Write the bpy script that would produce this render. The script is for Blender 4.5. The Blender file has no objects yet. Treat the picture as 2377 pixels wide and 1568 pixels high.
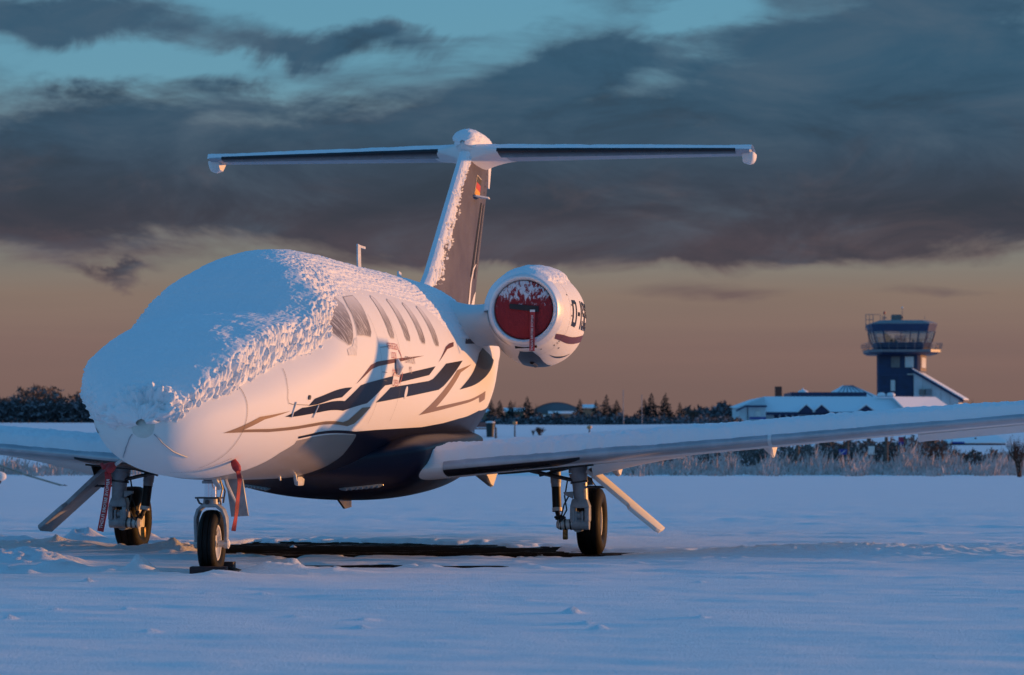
import bpy, bmesh, math, random
import numpy as np
from mathutils import Vector, Matrix
R = math.radians
random.seed(7)
rng = np.random.default_rng(7)
sc = bpy.context.scene
COL = sc.collection

# ------------------------------------------------------------------ camera
CAM_H, PITCH, FPX, PW, PH = .851, .0383, 6950., 2377., 1568.
cam = bpy.data.cameras.new('camera'); cam_o = bpy.data.objects.new('camera', cam); COL.objects.link(cam_o)
cam.sensor_width = 36; cam.lens = FPX / PW * 36; cam.clip_start = .1; cam.clip_end = 9000
cam_o.location = (0, 0, CAM_H); cam_o.rotation_euler = (math.pi / 2 + PITCH, 0, 0)
cam.dof.use_dof = True; cam.dof.focus_distance = 22.5; cam.dof.aperture_fstop = 6.3
sc.camera = cam_o

YAW = .1697
NOSE = (-2.359, 19.111)
AFT = Vector((math.sin(YAW), math.cos(YAW), 0)); PORT = Vector((math.cos(YAW), -math.sin(YAW), 0))

# ------------------------------------------------------------------ sun and sky
SUN_EL = R(2.7); SUN_A = R(29)
sd = (PORT * math.cos(SUN_A) + AFT * math.sin(SUN_A)) * math.cos(SUN_EL) + Vector((0, 0, math.sin(SUN_EL)))
sun = bpy.data.lights.new('sun', 'SUN'); sun_o = bpy.data.objects.new('sun', sun); COL.objects.link(sun_o)
sun.energy = 4.2; sun.angle = R(.55); sun.color = (1, .43, .12)
sun_o.rotation_mode = 'QUATERNION'; sun_o.rotation_quaternion = sd.to_track_quat('Z', 'Y'); sun_o.location = (30, 10, 20)

world = bpy.data.worlds.new('World'); sc.world = world; world.use_nodes = True
sc.view_settings.view_transform = 'Standard'; sc.view_settings.look = 'None'
sc.view_settings.exposure = 0; sc.view_settings.gamma = 1; sc.view_settings.use_curve_mapping = False
sc.cycles.use_denoising = True
sc.cycles.max_bounces = 6; sc.cycles.diffuse_bounces = 3; sc.cycles.glossy_bounces = 3
sc.cycles.transmission_bounces = 5; sc.cycles.transparent_max_bounces = 12
sc.cycles.caustics_reflective = False; sc.cycles.caustics_refractive = False


class NT:
    """small helper for writing node maths"""
    def __init__(s, tree): s.t = tree
    def n(s, kind, **kw):
        q = s.t.nodes.new(kind)
        for k, v in kw.items(): setattr(q, k, v)
        return q
    def put(s, sock, v):
        if isinstance(v, bpy.types.NodeSocket): s.t.links.new(v, sock)
        else: sock.default_value = v
    def m(s, op, a, b=0., c=None, clamp=False):
        q = s.n('ShaderNodeMath', operation=op, use_clamp=clamp)
        s.put(q.inputs[0], a); s.put(q.inputs[1], b)
        if c is not None: s.put(q.inputs[2], c)
        return q.outputs[0]
    def mix(s, f, a, b, mode='MIX'):
        q = s.n('ShaderNodeMix', data_type='RGBA', blend_type=mode)
        s.put(q.inputs[0], f)
        for i, v in ((6, a), (7, b)):
            s.put(q.inputs[i], v if isinstance(v, bpy.types.NodeSocket) else (*v, 1))
        return q.outputs[2]
    def ramp(s, f, stops, interp='LINEAR'):
        q = s.n('ShaderNodeValToRGB'); e = q.color_ramp.elements; q.color_ramp.interpolation = interp
        while len(e) < len(stops): e.new(.5)
        for el, (p, c) in zip(e, stops):
            el.position = p; el.color = (*c, 1) if len(c) == 3 else c
        s.put(q.inputs[0], f); return q.outputs[0]
    def sstep(s, v, a, b, lo=0., hi=1.):
        q = s.n('ShaderNodeMapRange', interpolation_type='SMOOTHSTEP', clamp=True)
        s.put(q.inputs[0], v); s.put(q.inputs[1], a); s.put(q.inputs[2], b); s.put(q.inputs[3], lo); s.put(q.inputs[4], hi)
        return q.outputs[0]
    def xyz(s, x, y, z):
        q = s.n('ShaderNodeCombineXYZ'); s.put(q.inputs[0], x); s.put(q.inputs[1], y); s.put(q.inputs[2], z); return q.outputs[0]
    def noise(s, vec, scale, detail=4, rough=.5, dist=0., dim='3D'):
        q = s.n('ShaderNodeTexNoise', noise_dimensions=dim)
        if vec is not None: s.put(q.inputs['Vector'], vec)
        s.put(q.inputs['Scale'], scale); s.put(q.inputs['Detail'], detail); s.put(q.inputs['Roughness'], rough); s.put(q.inputs['Distortion'], dist)
        return q.outputs[0]


def build_sky():
    t = world.node_tree; t.nodes.clear(); k = NT(t)
    co = k.n('ShaderNodeTexCoord').outputs['Generated']
    sp = k.n('ShaderNodeSeparateXYZ'); t.links.new(co, sp.inputs[0]); X, Y, Z = sp.outputs
    el = k.m('MULTIPLY', k.m('ARCSINE', Z), 57.2958)
    az = k.m('MULTIPLY', k.m('ARCTAN2', X, Y), 57.2958)
    # cloud field: stretched noise, finer low down
    n1 = k.noise(k.xyz(k.m('MULTIPLY', az, .17), k.m('MULTIPLY', el, .50), 1.7), 1.0, 10, .60, .45)
    n2 = k.noise(k.xyz(k.m('MULTIPLY', az, .055), k.m('MULTIPLY', el, .9), 8.3), 1.0, 6, .5, .3)
    n3 = k.noise(k.xyz(k.m('MULTIPLY', az, .30), k.m('MULTIPLY', el, .62), 4.1), 1.0, 7, .6, .8)
    wob = k.m('MULTIPLY', k.m('SUBTRACT', n3, .5), 1.6)
    elw = k.m('ADD', el, wob)
    def blob(a0, e0, sa, se, A, tilt=0., wf=1.):
        da = k.m('SUBTRACT', az, a0)
        de = k.m('SUBTRACT', k.m('SUBTRACT', k.m('ADD', el, k.m('MULTIPLY', wob, wf)), e0), k.m('MULTIPLY', da, tilt))
        q = k.m('ADD', k.m('POWER', k.m('ABSOLUTE', k.m('DIVIDE', da, sa)), 2.), k.m('POWER', k.m('ABSOLUTE', k.m('DIVIDE', de, se)), 2.))
        return k.m('MULTIPLY', k.m('EXPONENT', k.m('MULTIPLY', q, -1.)), A)
    bias = blob(0, 5.2, 60, 1.75, .42)
    for b in ((7.6, 7.6, 3.2, 1.5, .42, 0), (-8.3, 8.15, 3.6, .55, .36, .0), (-3.4, 7.75, 2.6, .3, .30, .12), (1.2, 7.3, 1.6, .6, .35, .5),
              (5.5, 3.9, 4.2, .5, .25, -.02), (-7.6, 3.42, .75, .2, .42, -.05), 
              (-6.8, 7.25, 2.6, .34, -.47, -.05), (-2.0, 8.55, 2.6, .33, -.46, 0), (3.4, 8.25, 1.7, .33, -.36, .1), (1.2, 6.75, 1.0, .3, -.2, .2), (3.6, 3.02, 2.2, .20, .34, -.02, .25), (8.6, 3.02, 1.4, .16, .38, -.03, .25), (-1.0, 3.6, 3.0, .2, .2, 0),
              (4.6, 6.2, 2.0, .5, -.08, 0)):
        bias = k.m('ADD', bias, blob(*b))
    low = k.sstep(el, 2.3, 4.5, -.46, 0.)
    high = k.sstep(el, 9., 17., 0., -.1)
    dens_in = k.m('ADD', k.m('ADD', k.m('ADD', n1, bias), low), high)
    dens = k.sstep(dens_in, .44, .76)
    # clear air behind the clouds
    e01 = k.m('DIVIDE', el, 12., clamp=True)
    clear = k.ramp(e01, [(0, (.190, .112, .100)), (.08, (.196, .122, .108)), (.17, (.222, .142, .124)), (.25, (.245, .178, .142)), (.30, (.225, .208, .178)), (.42, (.22, .29, .29)), (.6, (.138, .325, .43)), (.75, (.122, .315, .44)), (1, (.06, .28, .50))])
    streak = k.m('MULTIPLY', k.m('SUBTRACT', n2, .5), k.sstep(el, 0., 1.5, .35, 1.1))
    clear = k.mix(k.m('MULTIPLY', k.sstep(el, 5.5, 3., 0., 1.), k.m('ABSOLUTE', streak), clamp=True), clear, (.13, .10, .10))
    # cloud colour: cool on top, plum and brown underneath, thin parts paler
    ctop = k.ramp(e01, [(0, (.15, .10, .09)), (.20, (.12, .088, .085)), (.29, (.056, .050, .066)), (.38, (.042, .044, .064)), (.5, (.035, .070, .115)), (.62, (.033, .088, .148)), (.8, (.045, .095, .155)), (1, (.05, .11, .19))])
    lum = k.noise(k.xyz(k.m('MULTIPLY', az, .26), k.m('MULTIPLY', el, .70), 15.1), 1.0, 10, .62, .5)
    cloud = k.mix(k.sstep(lum, .42, .75, 0., .55), ctop, (.090, .130, .178))
    cloud = k.mix(k.sstep(lum, .5, .28, 0., .6), cloud, (.024, .034, .052))
    pink = k.m('MULTIPLY', k.sstep(n3, .5, .72), k.sstep(el, 7.5, 4., .02, .2))
    cloud = k.mix(pink, cloud, (.19, .12, .115))
    cloud = k.mix(k.m('MULTIPLY', k.sstep(el, 4.9, 3.3), k.sstep(n1, .42, .66, 0., .42)), cloud, (.140, .088, .098))
    edge = k.m('MULTIPLY', k.m('MULTIPLY', dens, k.m('SUBTRACT', 1., dens)), k.sstep(el, 8.2, 4.5, .25, 1.1))
    cloud = k.mix(edge, cloud, (.27, .17, .155))
    lowsky = k.mix(k.m('MULTIPLY', dens, .96), clear, cloud)
    # upper sky
    ni = k.n('ShaderNodeTexSky', sky_type='NISHITA', sun_disc=False)
    ni.sun_elevation = SUN_EL; ni.sun_rotation = math.atan2(sd.x, sd.y); ni.ozone_density = 3.; ni.dust_density = .6; ni.air_density = 1.
    up = k.mix(1., ni.outputs[0], (SKY_TINT[0], SKY_TINT[1], SKY_TINT[2]), 'MULTIPLY')
    lowx = k.mix(1., lowsky, (10, 10, 10), 'MULTIPLY')
    col = k.mix(k.sstep(el, 9., 24.), lowx, up)
    bg = k.n('ShaderNodeBackground'); k.put(bg.inputs[0], col); bg.inputs[1].default_value = .1
    out = k.n('ShaderNodeOutputWorld'); t.links.new(bg.outputs[0], out.inputs[0])
    world.cycles.sampling_method = 'MANUAL'; world.cycles.sample_map_resolution = 1024
SKY_TINT = (3.5, 5.3, 5.7)
build_sky()


# ------------------------------------------------------------------ helpers
def link(o, parent=None):
    COL.objects.link(o)
    if parent is not None: o.parent = parent
    return o
def obj(name, V, F, mat, parent=None, smooth=False, ang=None):
    me = bpy.data.meshes.new(name); me.from_pydata([tuple(map(float, v)) for v in V], [], [tuple(int(i) for i in f) for f in F]); me.update()
    me.materials.append(mat)
    if smooth or ang:
        me.polygons.foreach_set('use_smooth', [True] * len(me.polygons))
        if ang: me.set_sharp_from_angle(angle=R(ang))
    return link(bpy.data.objects.new(name, me), parent)
def grid_obj(name, P, mat, parent=None, closed_j=False, smooth=True, caps=False):
    """P: array (ni, nj, 3)"""
    ni, nj = P.shape[:2]
    i = np.arange(ni - 1)[:, None]; jn = nj if closed_j else nj - 1; j = np.arange(jn)[None]; j2 = (j + 1) % nj
    F = np.stack([i * nj + j, (i + 1) * nj + j, (i + 1) * nj + j2, i * nj + j2], -1).reshape(-1, 4)
    me = bpy.data.meshes.new(name); nv = ni * nj; nf = len(F)
    extra = [list(range(nj))[::-1], [(ni - 1) * nj + q for q in range(nj)]] if caps else []
    me.vertices.add(nv); me.vertices.foreach_set('co', P.reshape(-1).astype(np.float32))
    nl = nf * 4 + sum(map(len, extra)); me.loops.add(nl)
    me.loops.foreach_set('vertex_index', np.concatenate([F.reshape(-1)] + [np.array(e) for e in extra]).astype(np.int32))
    me.polygons.add(nf + len(extra)); st = np.concatenate([np.arange(nf) * 4] + ([np.array([nf * 4, nf * 4 + nj])] if caps else []))
    me.polygons.foreach_set('loop_start', st.astype(np.int32))
    me.update(calc_edges=True); me.validate()
    if smooth: me.polygons.foreach_set('use_smooth', [True] * len(me.polygons))
    if caps: me.set_sharp_from_angle(angle=R(40))
    me.materials.append(mat)
    return link(bpy.data.objects.new(name, me), parent)
class MB:
    """collects boxes, tubes and prisms into one mesh"""
    def __init__(s): s.V = []; s.F = []
    def add(s, V, F):
        b = len(s.V); s.V += [tuple(v) for v in V]; s.F += [tuple(i + b for i in f) for f in F]; return s
    def hexa(s, b, t):
        return s.add(list(b) + list(t), [(3, 2, 1, 0), (4, 5, 6, 7), (0, 1, 5, 4), (1, 2, 6, 5), (2, 3, 7, 6), (3, 0, 4, 7)])
    def box(s, x0, x1, y0, y1, z0, z1):
        return s.hexa([(x0, y0, z0), (x1, y0, z0), (x1, y1, z0), (x0, y1, z0)], [(x0, y0, z1), (x1, y0, z1), (x1, y1, z1), (x0, y1, z1)])
    def tube(s, pts, r, n=10, caps=True):
        pts = [Vector(p) for p in pts]; rs = r if isinstance(r, (list, tuple)) else [r] * len(pts)
        rings = []; prev = None
        for i, p in enumerate(pts):
            d = (pts[min(i + 1, len(pts) - 1)] - pts[max(i - 1, 0)]).normalized()
            if prev is None:
                a = d.cross(Vector((0, 0, 1)));  a = d.cross(Vector((1, 0, 0))) if a.length < .1 else a
            else: a = prev - d * prev.dot(d)
            a.normalize(); prev = a; b = d.cross(a)
            rings.append([p + (a * math.cos(2 * math.pi * q / n) + b * math.sin(2 * math.pi * q / n)) * rs[i] for q in range(n)])
        V = [v for rg in rings for v in rg]; F = []
        for i in range(len(pts) - 1):
            for q in range(n): F.append((i * n + q, i * n + (q + 1) % n, (i + 1) * n + (q + 1) % n, (i + 1) * n + q))
        if caps: F += [tuple(range(n))[::-1], tuple((len(pts) - 1) * n + q for q in range(n))]
        return s.add(V, F)
    def prism(s, poly, off):
        off = Vector(off); n = len(poly); a = [Vector(p) for p in poly]; b = [p + off for p in a]
        return s.add(a + b, [tuple(range(n))[::-1], tuple(range(n, 2 * n))] + [(i, (i + 1) % n, n + (i + 1) % n, n + i) for i in range(n)])
    def lathe(s, c, axis, prof, n=32):
        """prof: (offset along axis, radius)"""
        c = Vector(c); d = Vector(axis).normalized(); a = d.cross(Vector((0, 0, 1))); a = d.cross(Vector((1, 0, 0))) if a.length < .1 else a; a.normalize(); b = d.cross(a)
        V = []; F = []
        for o, r in prof:
            for q in range(n):
                t = 2 * math.pi * q / n; V.append(c + d * o + (a * math.cos(t) + b * math.sin(t)) * r)
        for i in range(len(prof) - 1):
            for q in range(n): F.append((i * n + q, i * n + (q + 1) % n, (i + 1) * n + (q + 1) % n, (i + 1) * n + q))
        return s.add(V, F)
    def build(s, name, mat, parent=None, ang=35, bevel=0):
        me = bpy.data.meshes.new(name); me.from_pydata([tuple(v) for v in s.V], [], s.F); me.update()
        bm = bmesh.new(); bm.from_mesh(me)
        bmesh.ops.recalc_face_normals(bm, faces=bm.faces)
        if bevel: bmesh.ops.bevel(bm, geom=[e for e in bm.edges if len(e.link_faces) == 2 and e.calc_face_angle() > .5], offset=bevel, segments=2, affect='EDGES', profile=.5)
        bm.to_mesh(me); bm.free()
        if ang:
            me.polygons.foreach_set('use_smooth', [True] * len(me.polygons)); me.set_sharp_from_angle(angle=R(ang))
        me.materials.append(mat)
        return link(bpy.data.objects.new(name, me), parent)
def tag(o, label=None, cat=None, group=None, kind=None):
    for k, v in (('label', label), ('category', cat), ('group', group), ('kind', kind)):
        if v: o[k] = v
    return o
def empty(name, loc=(0, 0, 0), rz=0, **kw):
    o = bpy.data.objects.new(name, None); COL.objects.link(o); o.location = loc; o.rotation_euler[2] = rz; o.empty_display_size = .2
    return tag(o, **kw)
def copy_tree(o, parent=None):
    c = o.copy(); COL.objects.link(c); c.parent = parent
    for ch in list(o.children): copy_tree(ch, c)
    return c
def at(px, py, D):
    """point at distance D whose sight line passes the given place in the view"""
    a = (px - PW / 2) / FPX; b = (PH / 2 - py) / FPX; cz, sz = math.cos(PITCH), math.sin(PITCH)
    d = Vector((a, cz - b * sz, sz + b * cz)); t = D / d.y
    return Vector((0, 0, CAM_H)) + d * t
def hash2(ix, iy, seed):
    h = (ix.astype(np.int64) * 374761393 + iy.astype(np.int64) * 668265263 + seed * 974634777) & 0xffffffff
    h = ((h ^ (h >> 13)) * 1274126177) & 0xffffffff
    return ((h ^ (h >> 16)) & 0xffff) / 65535.
def vnoise(x, y, seed=0):
    ix = np.floor(x); iy = np.floor(y); fx = x - ix; fy = y - iy
    fx = fx * fx * fx * (fx * (fx * 6 - 15) + 10); fy = fy * fy * fy * (fy * (fy * 6 - 15) + 10)
    a, b, c, d = (hash2(ix + i, iy + j, seed) for i, j in ((0, 0), (1, 0), (0, 1), (1, 1)))
    return (a * (1 - fx) + b * fx) * (1 - fy) + (c * (1 - fx) + d * fx) * fy
def fbm(x, y, seed=0, oct=4, g=.5):
    v = 0; A = 1.; T = 0
    for o in range(oct):
        v = v + A * vnoise(x * 2 ** o + o * 17.3, y * 2 ** o - o * 9.1, seed + o); T += A; A *= g
    return v / T
def smooth(t): t = np.clip(t, 0, 1); return t * t * (3 - 2 * t)

# ------------------------------------------------------------------ materials
def material(name):
    m = bpy.data.materials.new(name); m.use_nodes = True; t = m.node_tree
    return m, NT(t), t.nodes['Principled BSDF']
def plain(name, col, rough=.5, metal=0., var=.12, vscale=6., bump=0., bscale=60., coat=0., spec=.5):
    m, k, b = material(name)
    co = k.n('ShaderNodeTexCoord').outputs['Object']
    nz = k.noise(co, vscale, 5, .6)
    c2 = tuple(max(0, c * (1 - var * 2)) for c in col); c3 = tuple(min(1, c * (1 + var)) for c in col)
    k.put(b.inputs['Base Color'], k.mix(k.sstep(nz, .3, .7), c2, c3))
    k.put(b.inputs['Roughness'], k.sstep(nz, .25, .75, max(.02, rough - .06), min(1, rough + .08)))
    b.inputs['Metallic'].default_value = metal; b.inputs['Specular IOR Level'].default_value = spec
    if coat: b.inputs['Coat Weight'].default_value = coat; b.inputs['Coat Roughness'].default_value = .12
    if bump:
        bn = k.n('ShaderNodeBump'); bn.inputs['Strength'].default_value = bump; bn.inputs['Distance'].default_value = .01
        k.put(bn.inputs['Height'], k.noise(co, bscale, 4, .6)); k.put(b.inputs['Normal'], bn.outputs[0])
    return m
def snow_mat(name, bump=.5, fine=130., coarse=26., col=(.86, .875, .90), dist=.012):
    m, k, b = material(name)
    co = k.n('ShaderNodeTexCoord').outputs['Object']
    nz = k.noise(co, 3., 4, .6)
    k.put(b.inputs['Base Color'], k.mix(nz, tuple(c * .96 for c in col), col))
    b.inputs['Roughness'].default_value = .75; b.inputs['Specular IOR Level'].default_value = .25
    h = k.m('ADD', k.m('MULTIPLY', k.noise(co, coarse, 5, .62), .7), k.m('MULTIPLY', k.noise(co, fine, 3, .6), .3))
    bn = k.n('ShaderNodeBump'); bn.inputs['Strength'].default_value = bump; bn.inputs['Distance'].default_value = dist
    k.put(bn.inputs['Height'], h); k.put(b.inputs['Normal'], bn.outputs[0])
    return m
def frosted_paint(name, col, rough, frost=.25, fs=220., metal=0., coat=.3, speck=.62, frostcol=(.82, .84, .88), spec=.5):
    """gloss paint with hoar frost grains sitting on it"""
    m, k, b = material(name)
    co = k.n('ShaderNodeTexCoord').outputs['Object']
    big = k.noise(co, 2.2, 4, .6); gr = k.noise(co, fs, 3, .7)
    f = k.m('MULTIPLY', k.sstep(gr, speck - .1, speck + .12), k.sstep(big, .3, .7, .2 * frost, frost * 2), clamp=True)
    k.put(b.inputs['Base Color'], k.mix(f, col, frostcol))
    k.put(b.inputs['Roughness'], k.m('ADD', rough, k.m('MULTIPLY', k.m('ADD', f, k.m('MULTIPLY', big, .2)), .4), clamp=True))
    b.inputs['Metallic'].default_value = metal; b.inputs['Specular IOR Level'].default_value = spec
    b.inputs['Coat Weight'].default_value = coat; b.inputs['Coat Roughness'].default_value = .15
    bn = k.n('ShaderNodeBump'); bn.inputs['Strength'].default_value = .12; bn.inputs['Distance'].default_value = .004
    k.put(bn.inputs['Height'], k.m('ADD', gr, f)); k.put(b.inputs['Normal'], bn.outputs[0])
    return m
M = dict(
    white=frosted_paint('white_paint', (.79, .78, .765), .6, .35, 260., coat=0., spec=.35),
    navy=frosted_paint('navy_paint', (.006, .007, .022), .36, .015, 240., coat=0., spec=.16),
    navyfin=frosted_paint('navy_fin_paint', (.016, .018, .070), .5, .07, 240., coat=0., speck=.52),
    burg=frosted_paint('burgundy_paint', (.10, .012, .020), .45, .03, 240., coat=0.),
    tan=frosted_paint('bronze_paint', (.27, .17, .105), .42, .08, 240., metal=.2, coat=0.),
    silver=frosted_paint('silver_belly_paint', (.42, .38, .35), .28, .35, 120., metal=.25),
    metal=plain('polished_metal', (.72, .73, .75), .14, 1., .05),
    satin=frosted_paint('satin_lip_metal', (.76, .76, .77), .32, .6, 150., metal=.25, coat=0.),
    lemetal=plain('brushed_leading_edge', (.46, .47, .50), .36, .45, .08, 5.),
    chrome=plain('chrome', (.85, .86, .88), .06, 1., .02),
    gear=plain('gear_paint', (.33, .36, .40), .38, 0., .12, 14.),
    gearw=plain('white_gear_paint', (.66, .66, .66), .4, 0., .08, 14.),
    steel=plain('dark_steel', (.10, .10, .11), .4, .8, .2, 20.),
    black=plain('black_rubber_sleeve', (.012, .012, .013), .5, 0., .2, 10.),
    tyre=plain('tyre_rubber', (.009, .009, .0095), .6, 0., .3, 9., .25, 90., spec=.15),
    rim=plain('rim_paint', (.70, .69, .67), .4, 0., .1, 20.),
    red=plain('red_cover_fabric', (.24, .014, .022), .7, 0., .25, 9., .3, 300.),
    redr=plain('red_ribbon_fabric', (.42, .03, .035), .65, 0., .2, 18., .25, 300.),
    lettering=plain('white_lettering', (.78, .74, .72), .6, 0., .05),
    redlet=plain('red_lettering', (.52, .14, .13), .5, 0., .1),
    greylet=plain('grey_lettering', (.40, .32, .30), .5, 0., .1),
    seam=plain('panel_seam', (.20, .18, .18), .6, 0., .2),
    boot_reflection=plain('boot_and_reflection_strip', (.008, .010, .018), .3, 0., .2, 8.),  # boot rubber on the tailplane; on the wing it stands for a dark reflection
    strap=plain('black_strap', (.014, .016, .022), .6, 0., .2, 30.),
    chock=plain('chock_paint', (.035, .008, .010), .6, 0., .3, 20.),
    snow=snow_mat('snow'),
    snow_clump=snow_mat('clumped_snow', .6, 120., 55., dist=.012),
    lens=plain('led_lens', (.22, .24, .26), .25, .3, .1, 40.),
    glass=plain('lamp_glass', (.12, .15, .18), .08, 0., .1, 40.),
)
def ground_snow():
    m, k, b = material('ground_snow')
    co = k.n('ShaderNodeTexCoord').outputs['Object']
    sp = k.n('ShaderNodeSeparateXYZ'); k.put(sp.inputs[0], co)
    st = k.xyz(k.m('MULTIPLY', sp.outputs[0], .6), sp.outputs[1], 0.)
    nz = k.noise(co, .6, 5, .6)
    k.put(b.inputs['Base Color'], k.mix(nz, (.80, .82, .86), (.88, .89, .91)))
    b.inputs['Roughness'].default_value = .65; b.inputs['Specular IOR Level'].default_value = .3
    h = k.m('ADD', k.m('MULTIPLY', k.noise(st, 1.6, 3, .5), .25), k.m('ADD', k.m('MULTIPLY', k.noise(st, 11., 4, .7), .26), k.m('MULTIPLY', k.noise(co, 70., 3, .75), .16)))
    bn = k.n('ShaderNodeBump'); bn.inputs['Strength'].default_value = 1.; bn.inputs['Distance'].default_value = .06
    k.put(bn.inputs['Height'], h); k.put(b.inputs['Normal'], bn.outputs[0])
    return m
M['ground'] = ground_snow()
def asphalt():
    m, k, b = material('wet_asphalt')
    co = k.n('ShaderNodeTexCoord').outputs['Object']
    sp = k.n('ShaderNodeSeparateXYZ'); k.put(sp.inputs[0], co)
    st = k.xyz(k.m('MULTIPLY', sp.outputs[0], .4), sp.outputs[1], 0.)
    f = k.sstep(k.m('ADD', k.noise(st, 6., 7, .72), k.m('MULTIPLY', k.m('SUBTRACT', k.noise(st, .9, 3, .5), .5), .5)), .55, .68)
    k.put(b.inputs['Base Color'], k.mix(f, k.mix(k.noise(co, 60., 3, .7), (.012, .0095, .008), (.035, .028, .023)), (.30, .28, .27)))
    k.put(b.inputs['Roughness'], k.m('ADD', .7, k.m('MULTIPLY', f, .25))); b.inputs['Specular IOR Level'].default_value = 0.
    bn = k.n('ShaderNodeBump'); bn.inputs['Strength'].default_value = .5; bn.inputs['Distance'].default_value = .006
    k.put(bn.inputs['Height'], k.noise(co, 120., 3, .7)); k.put(b.inputs['Normal'], bn.outputs[0])
    return m
M['asphalt'] = asphalt()

# ------------------------------------------------------------------ ground
def terrain_z(x, y):
    """large relief: a flat apron, then a gentle bank up to the terminal's level"""
    z = 3.1 * smooth((y - 118) / 125.)
    z = z + .35 * (fbm(x / 30., y / 30., 5, 3) - .5) * smooth((y - 105) / 40.)
    z = z + .25 * np.exp(-((x + 36) / 26.) ** 2 - ((y - 262) / 26.) ** 2)
    return z
LUMPS_ = [(-3.72, 22.6, .30, .5, .10), (-3.45, 21.7, .30, .55, .10), (-3.12, 20.7, .16, .25, .07), (-2.52, 20.45, .10, .12, .06), (-2.75, 20.4, .16, .2, .03), (-1.555, 21.15, .07, .09, .09), (-1.75, 20.55, .16, .18, .06), (-1.58, 20.4, .18, .2, .05),
         (-1.95, 20.06, .14, .08, .035), (-2.3, 20.1, .12, .12, .02), (-1.3, 20.3, .3, .25, .035), (-4.1, 25.9, .5, .5, .06), (-3.2, 25.2, .55, .18, .055), (-2.6, 25.0, .5, .2, .05), (-3.6, 24.9, .4, .2, .05), (-3.9, 27.3, .18, .2, .13), (-4.6, 27.2, .3, .25, .07), (-3.35, 27.2, .25, .3, .09), (-2.75, 27.0, .12, .12, .10), (-2.55, 26.9, .4, .3, .05), (-1.95, 26.9, .10, .12, .09), (-2.3, 27.3, .2, .3, .06),
         (-.25, 23.7, .3, .2, .022), (2.4, 24.2, .9, .8, .06), (3.3, 23.6, .9, .6, .05), (3.95, 22.6, .08, .1, .06), (3.75, 22.8, .2, .1, .025), (4.3, 25.5, 1.0, .6, .04), (1.4, 22.9, .6, .18, .025), (-.6, 21.6, .1, .1, .04), (.2, 21.2, .08, .08, .03)]
LUMPS = [(a, b, c, d, e * .8) for a, b, c, d, e in LUMPS_]
for i in range(46):
    LUMPS.append((random.uniform(-4, 5), random.uniform(13.5, 23.5), random.uniform(.015, .05), random.uniform(.02, .05), random.uniform(.008, .03)))
for i in range(22):
    LUMPS.append((random.uniform(-4.6, -.6), random.uniform(20.0, 28.2), random.uniform(.03, .10), random.uniform(.04, .1), random.uniform(.015, .05)))
def ground_z(x, y):
    near = smooth((60 - y) / 25.) * smooth((14 - np.abs(x)) / 4.)
    z = .034 + .030 * (fbm(x / 2.6, y / 1.5, 1, 4, .5) - .5) + .02 * (fbm(x / .7 + y * .3, y / .3, 2, 3) - .5)
    z = z + .016 * smooth((fbm(x / 1.7 + 9, y / .8, 3, 4, .55) - .5) * 5) * near * smooth((y - 16) / 6.)
    # the bare strip scoured under the belly, and the thin ice beside the nose wheel
    bx = (x + 1.12 + .06 * (y - 26)) / 1.45; z = z - .018 * np.exp(-((x + .8) / 2.2) ** 4 - ((y - 23.6) / 1.4) ** 4)
    by = (y - (26.0 - .12 * (x + .8))) / (1.95 + .4 * np.sin(x * 2.1))
    w = fbm(x / .5, y / .35, 11, 4, .6) - .5
    d = np.sqrt(bx ** 2 + by ** 2) + w * .55 + .5 * (fbm(x / .16, y / .5, 13, 3, .6) - .5)
    z = z - .125 * smooth((1.25 - d) / .4)
    d2 = np.sqrt(((x + 1.0) / .95) ** 2 + ((y - 22.0) / .75) ** 2) + w * 1.3
    z = z - .026 * smooth((1.25 - d2) / .6)
    d3 = np.sqrt(((x - 1.7) / 1.5) ** 2 + ((y - 25.3) / .55) ** 2) + w * 1.2
    z = z - .072 * smooth((1.1 - d3) / .8)
    # troughs round the tyres
    for tx, ty in ((.66, 24.98), (-3.23, 25.66), (-2.08, 20.75)):
        z = z - .055 * np.exp(-((x - tx) / .30) ** 2 - ((y - ty + .12) / .42) ** 2)
    for lx, ly, sx, sy, hh in LUMPS:
        n = np.exp(-np.abs((x - lx) / sx) ** 2.4 - np.abs((y - ly) / sy) ** 2.4)
        z = z + hh * n * (.35 + 1.3 * fbm(x / .08, y / .08, 23, 3, .6))
    zz = z * near + .034 * (1 - near)
    zz = zz + terrain_z(x, y)
    return zz
def axis(dense0, dense1, step, lo, hi, g=1.18):
    a = list(np.arange(dense0, dense1, step)); q = step; v = dense1
    while v < hi: a.append(v); q *= g; v += q
    a.append(hi); q = step; v = dense0 - step; b = []
    while v > lo: b.append(v); q *= g; v -= q
    b.append(lo)
    return np.array(b[::-1] + a)
xs = axis(-5.6, 5.8, .034, -3000, 3000, 1.13)
ys = np.concatenate([axis(11.2, 31., .048, -600, 31.01, 1.25)[:-1], axis(31., 31.1, .06, 31., 6000, 1.035)])
ys = np.unique(np.round(ys, 4))
GX, GY = np.meshgrid(xs, ys, indexing='ij')
ground = grid_obj('ground', np.stack([GX, GY, ground_z(GX, GY)], -1), M['ground']); ground['kind'] = 'structure'
def gz(x, y): return float(ground_z(np.array([float(x)]), np.array([float(y)]))[0])
ap = np.array([[[-9, 12, 0.], [-9, 45, 0.]], [[9, 12, 0.], [9, 45, 0.]]])
tag(grid_obj('pavement', ap, M['asphalt'], smooth=False), kind='structure')

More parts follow.
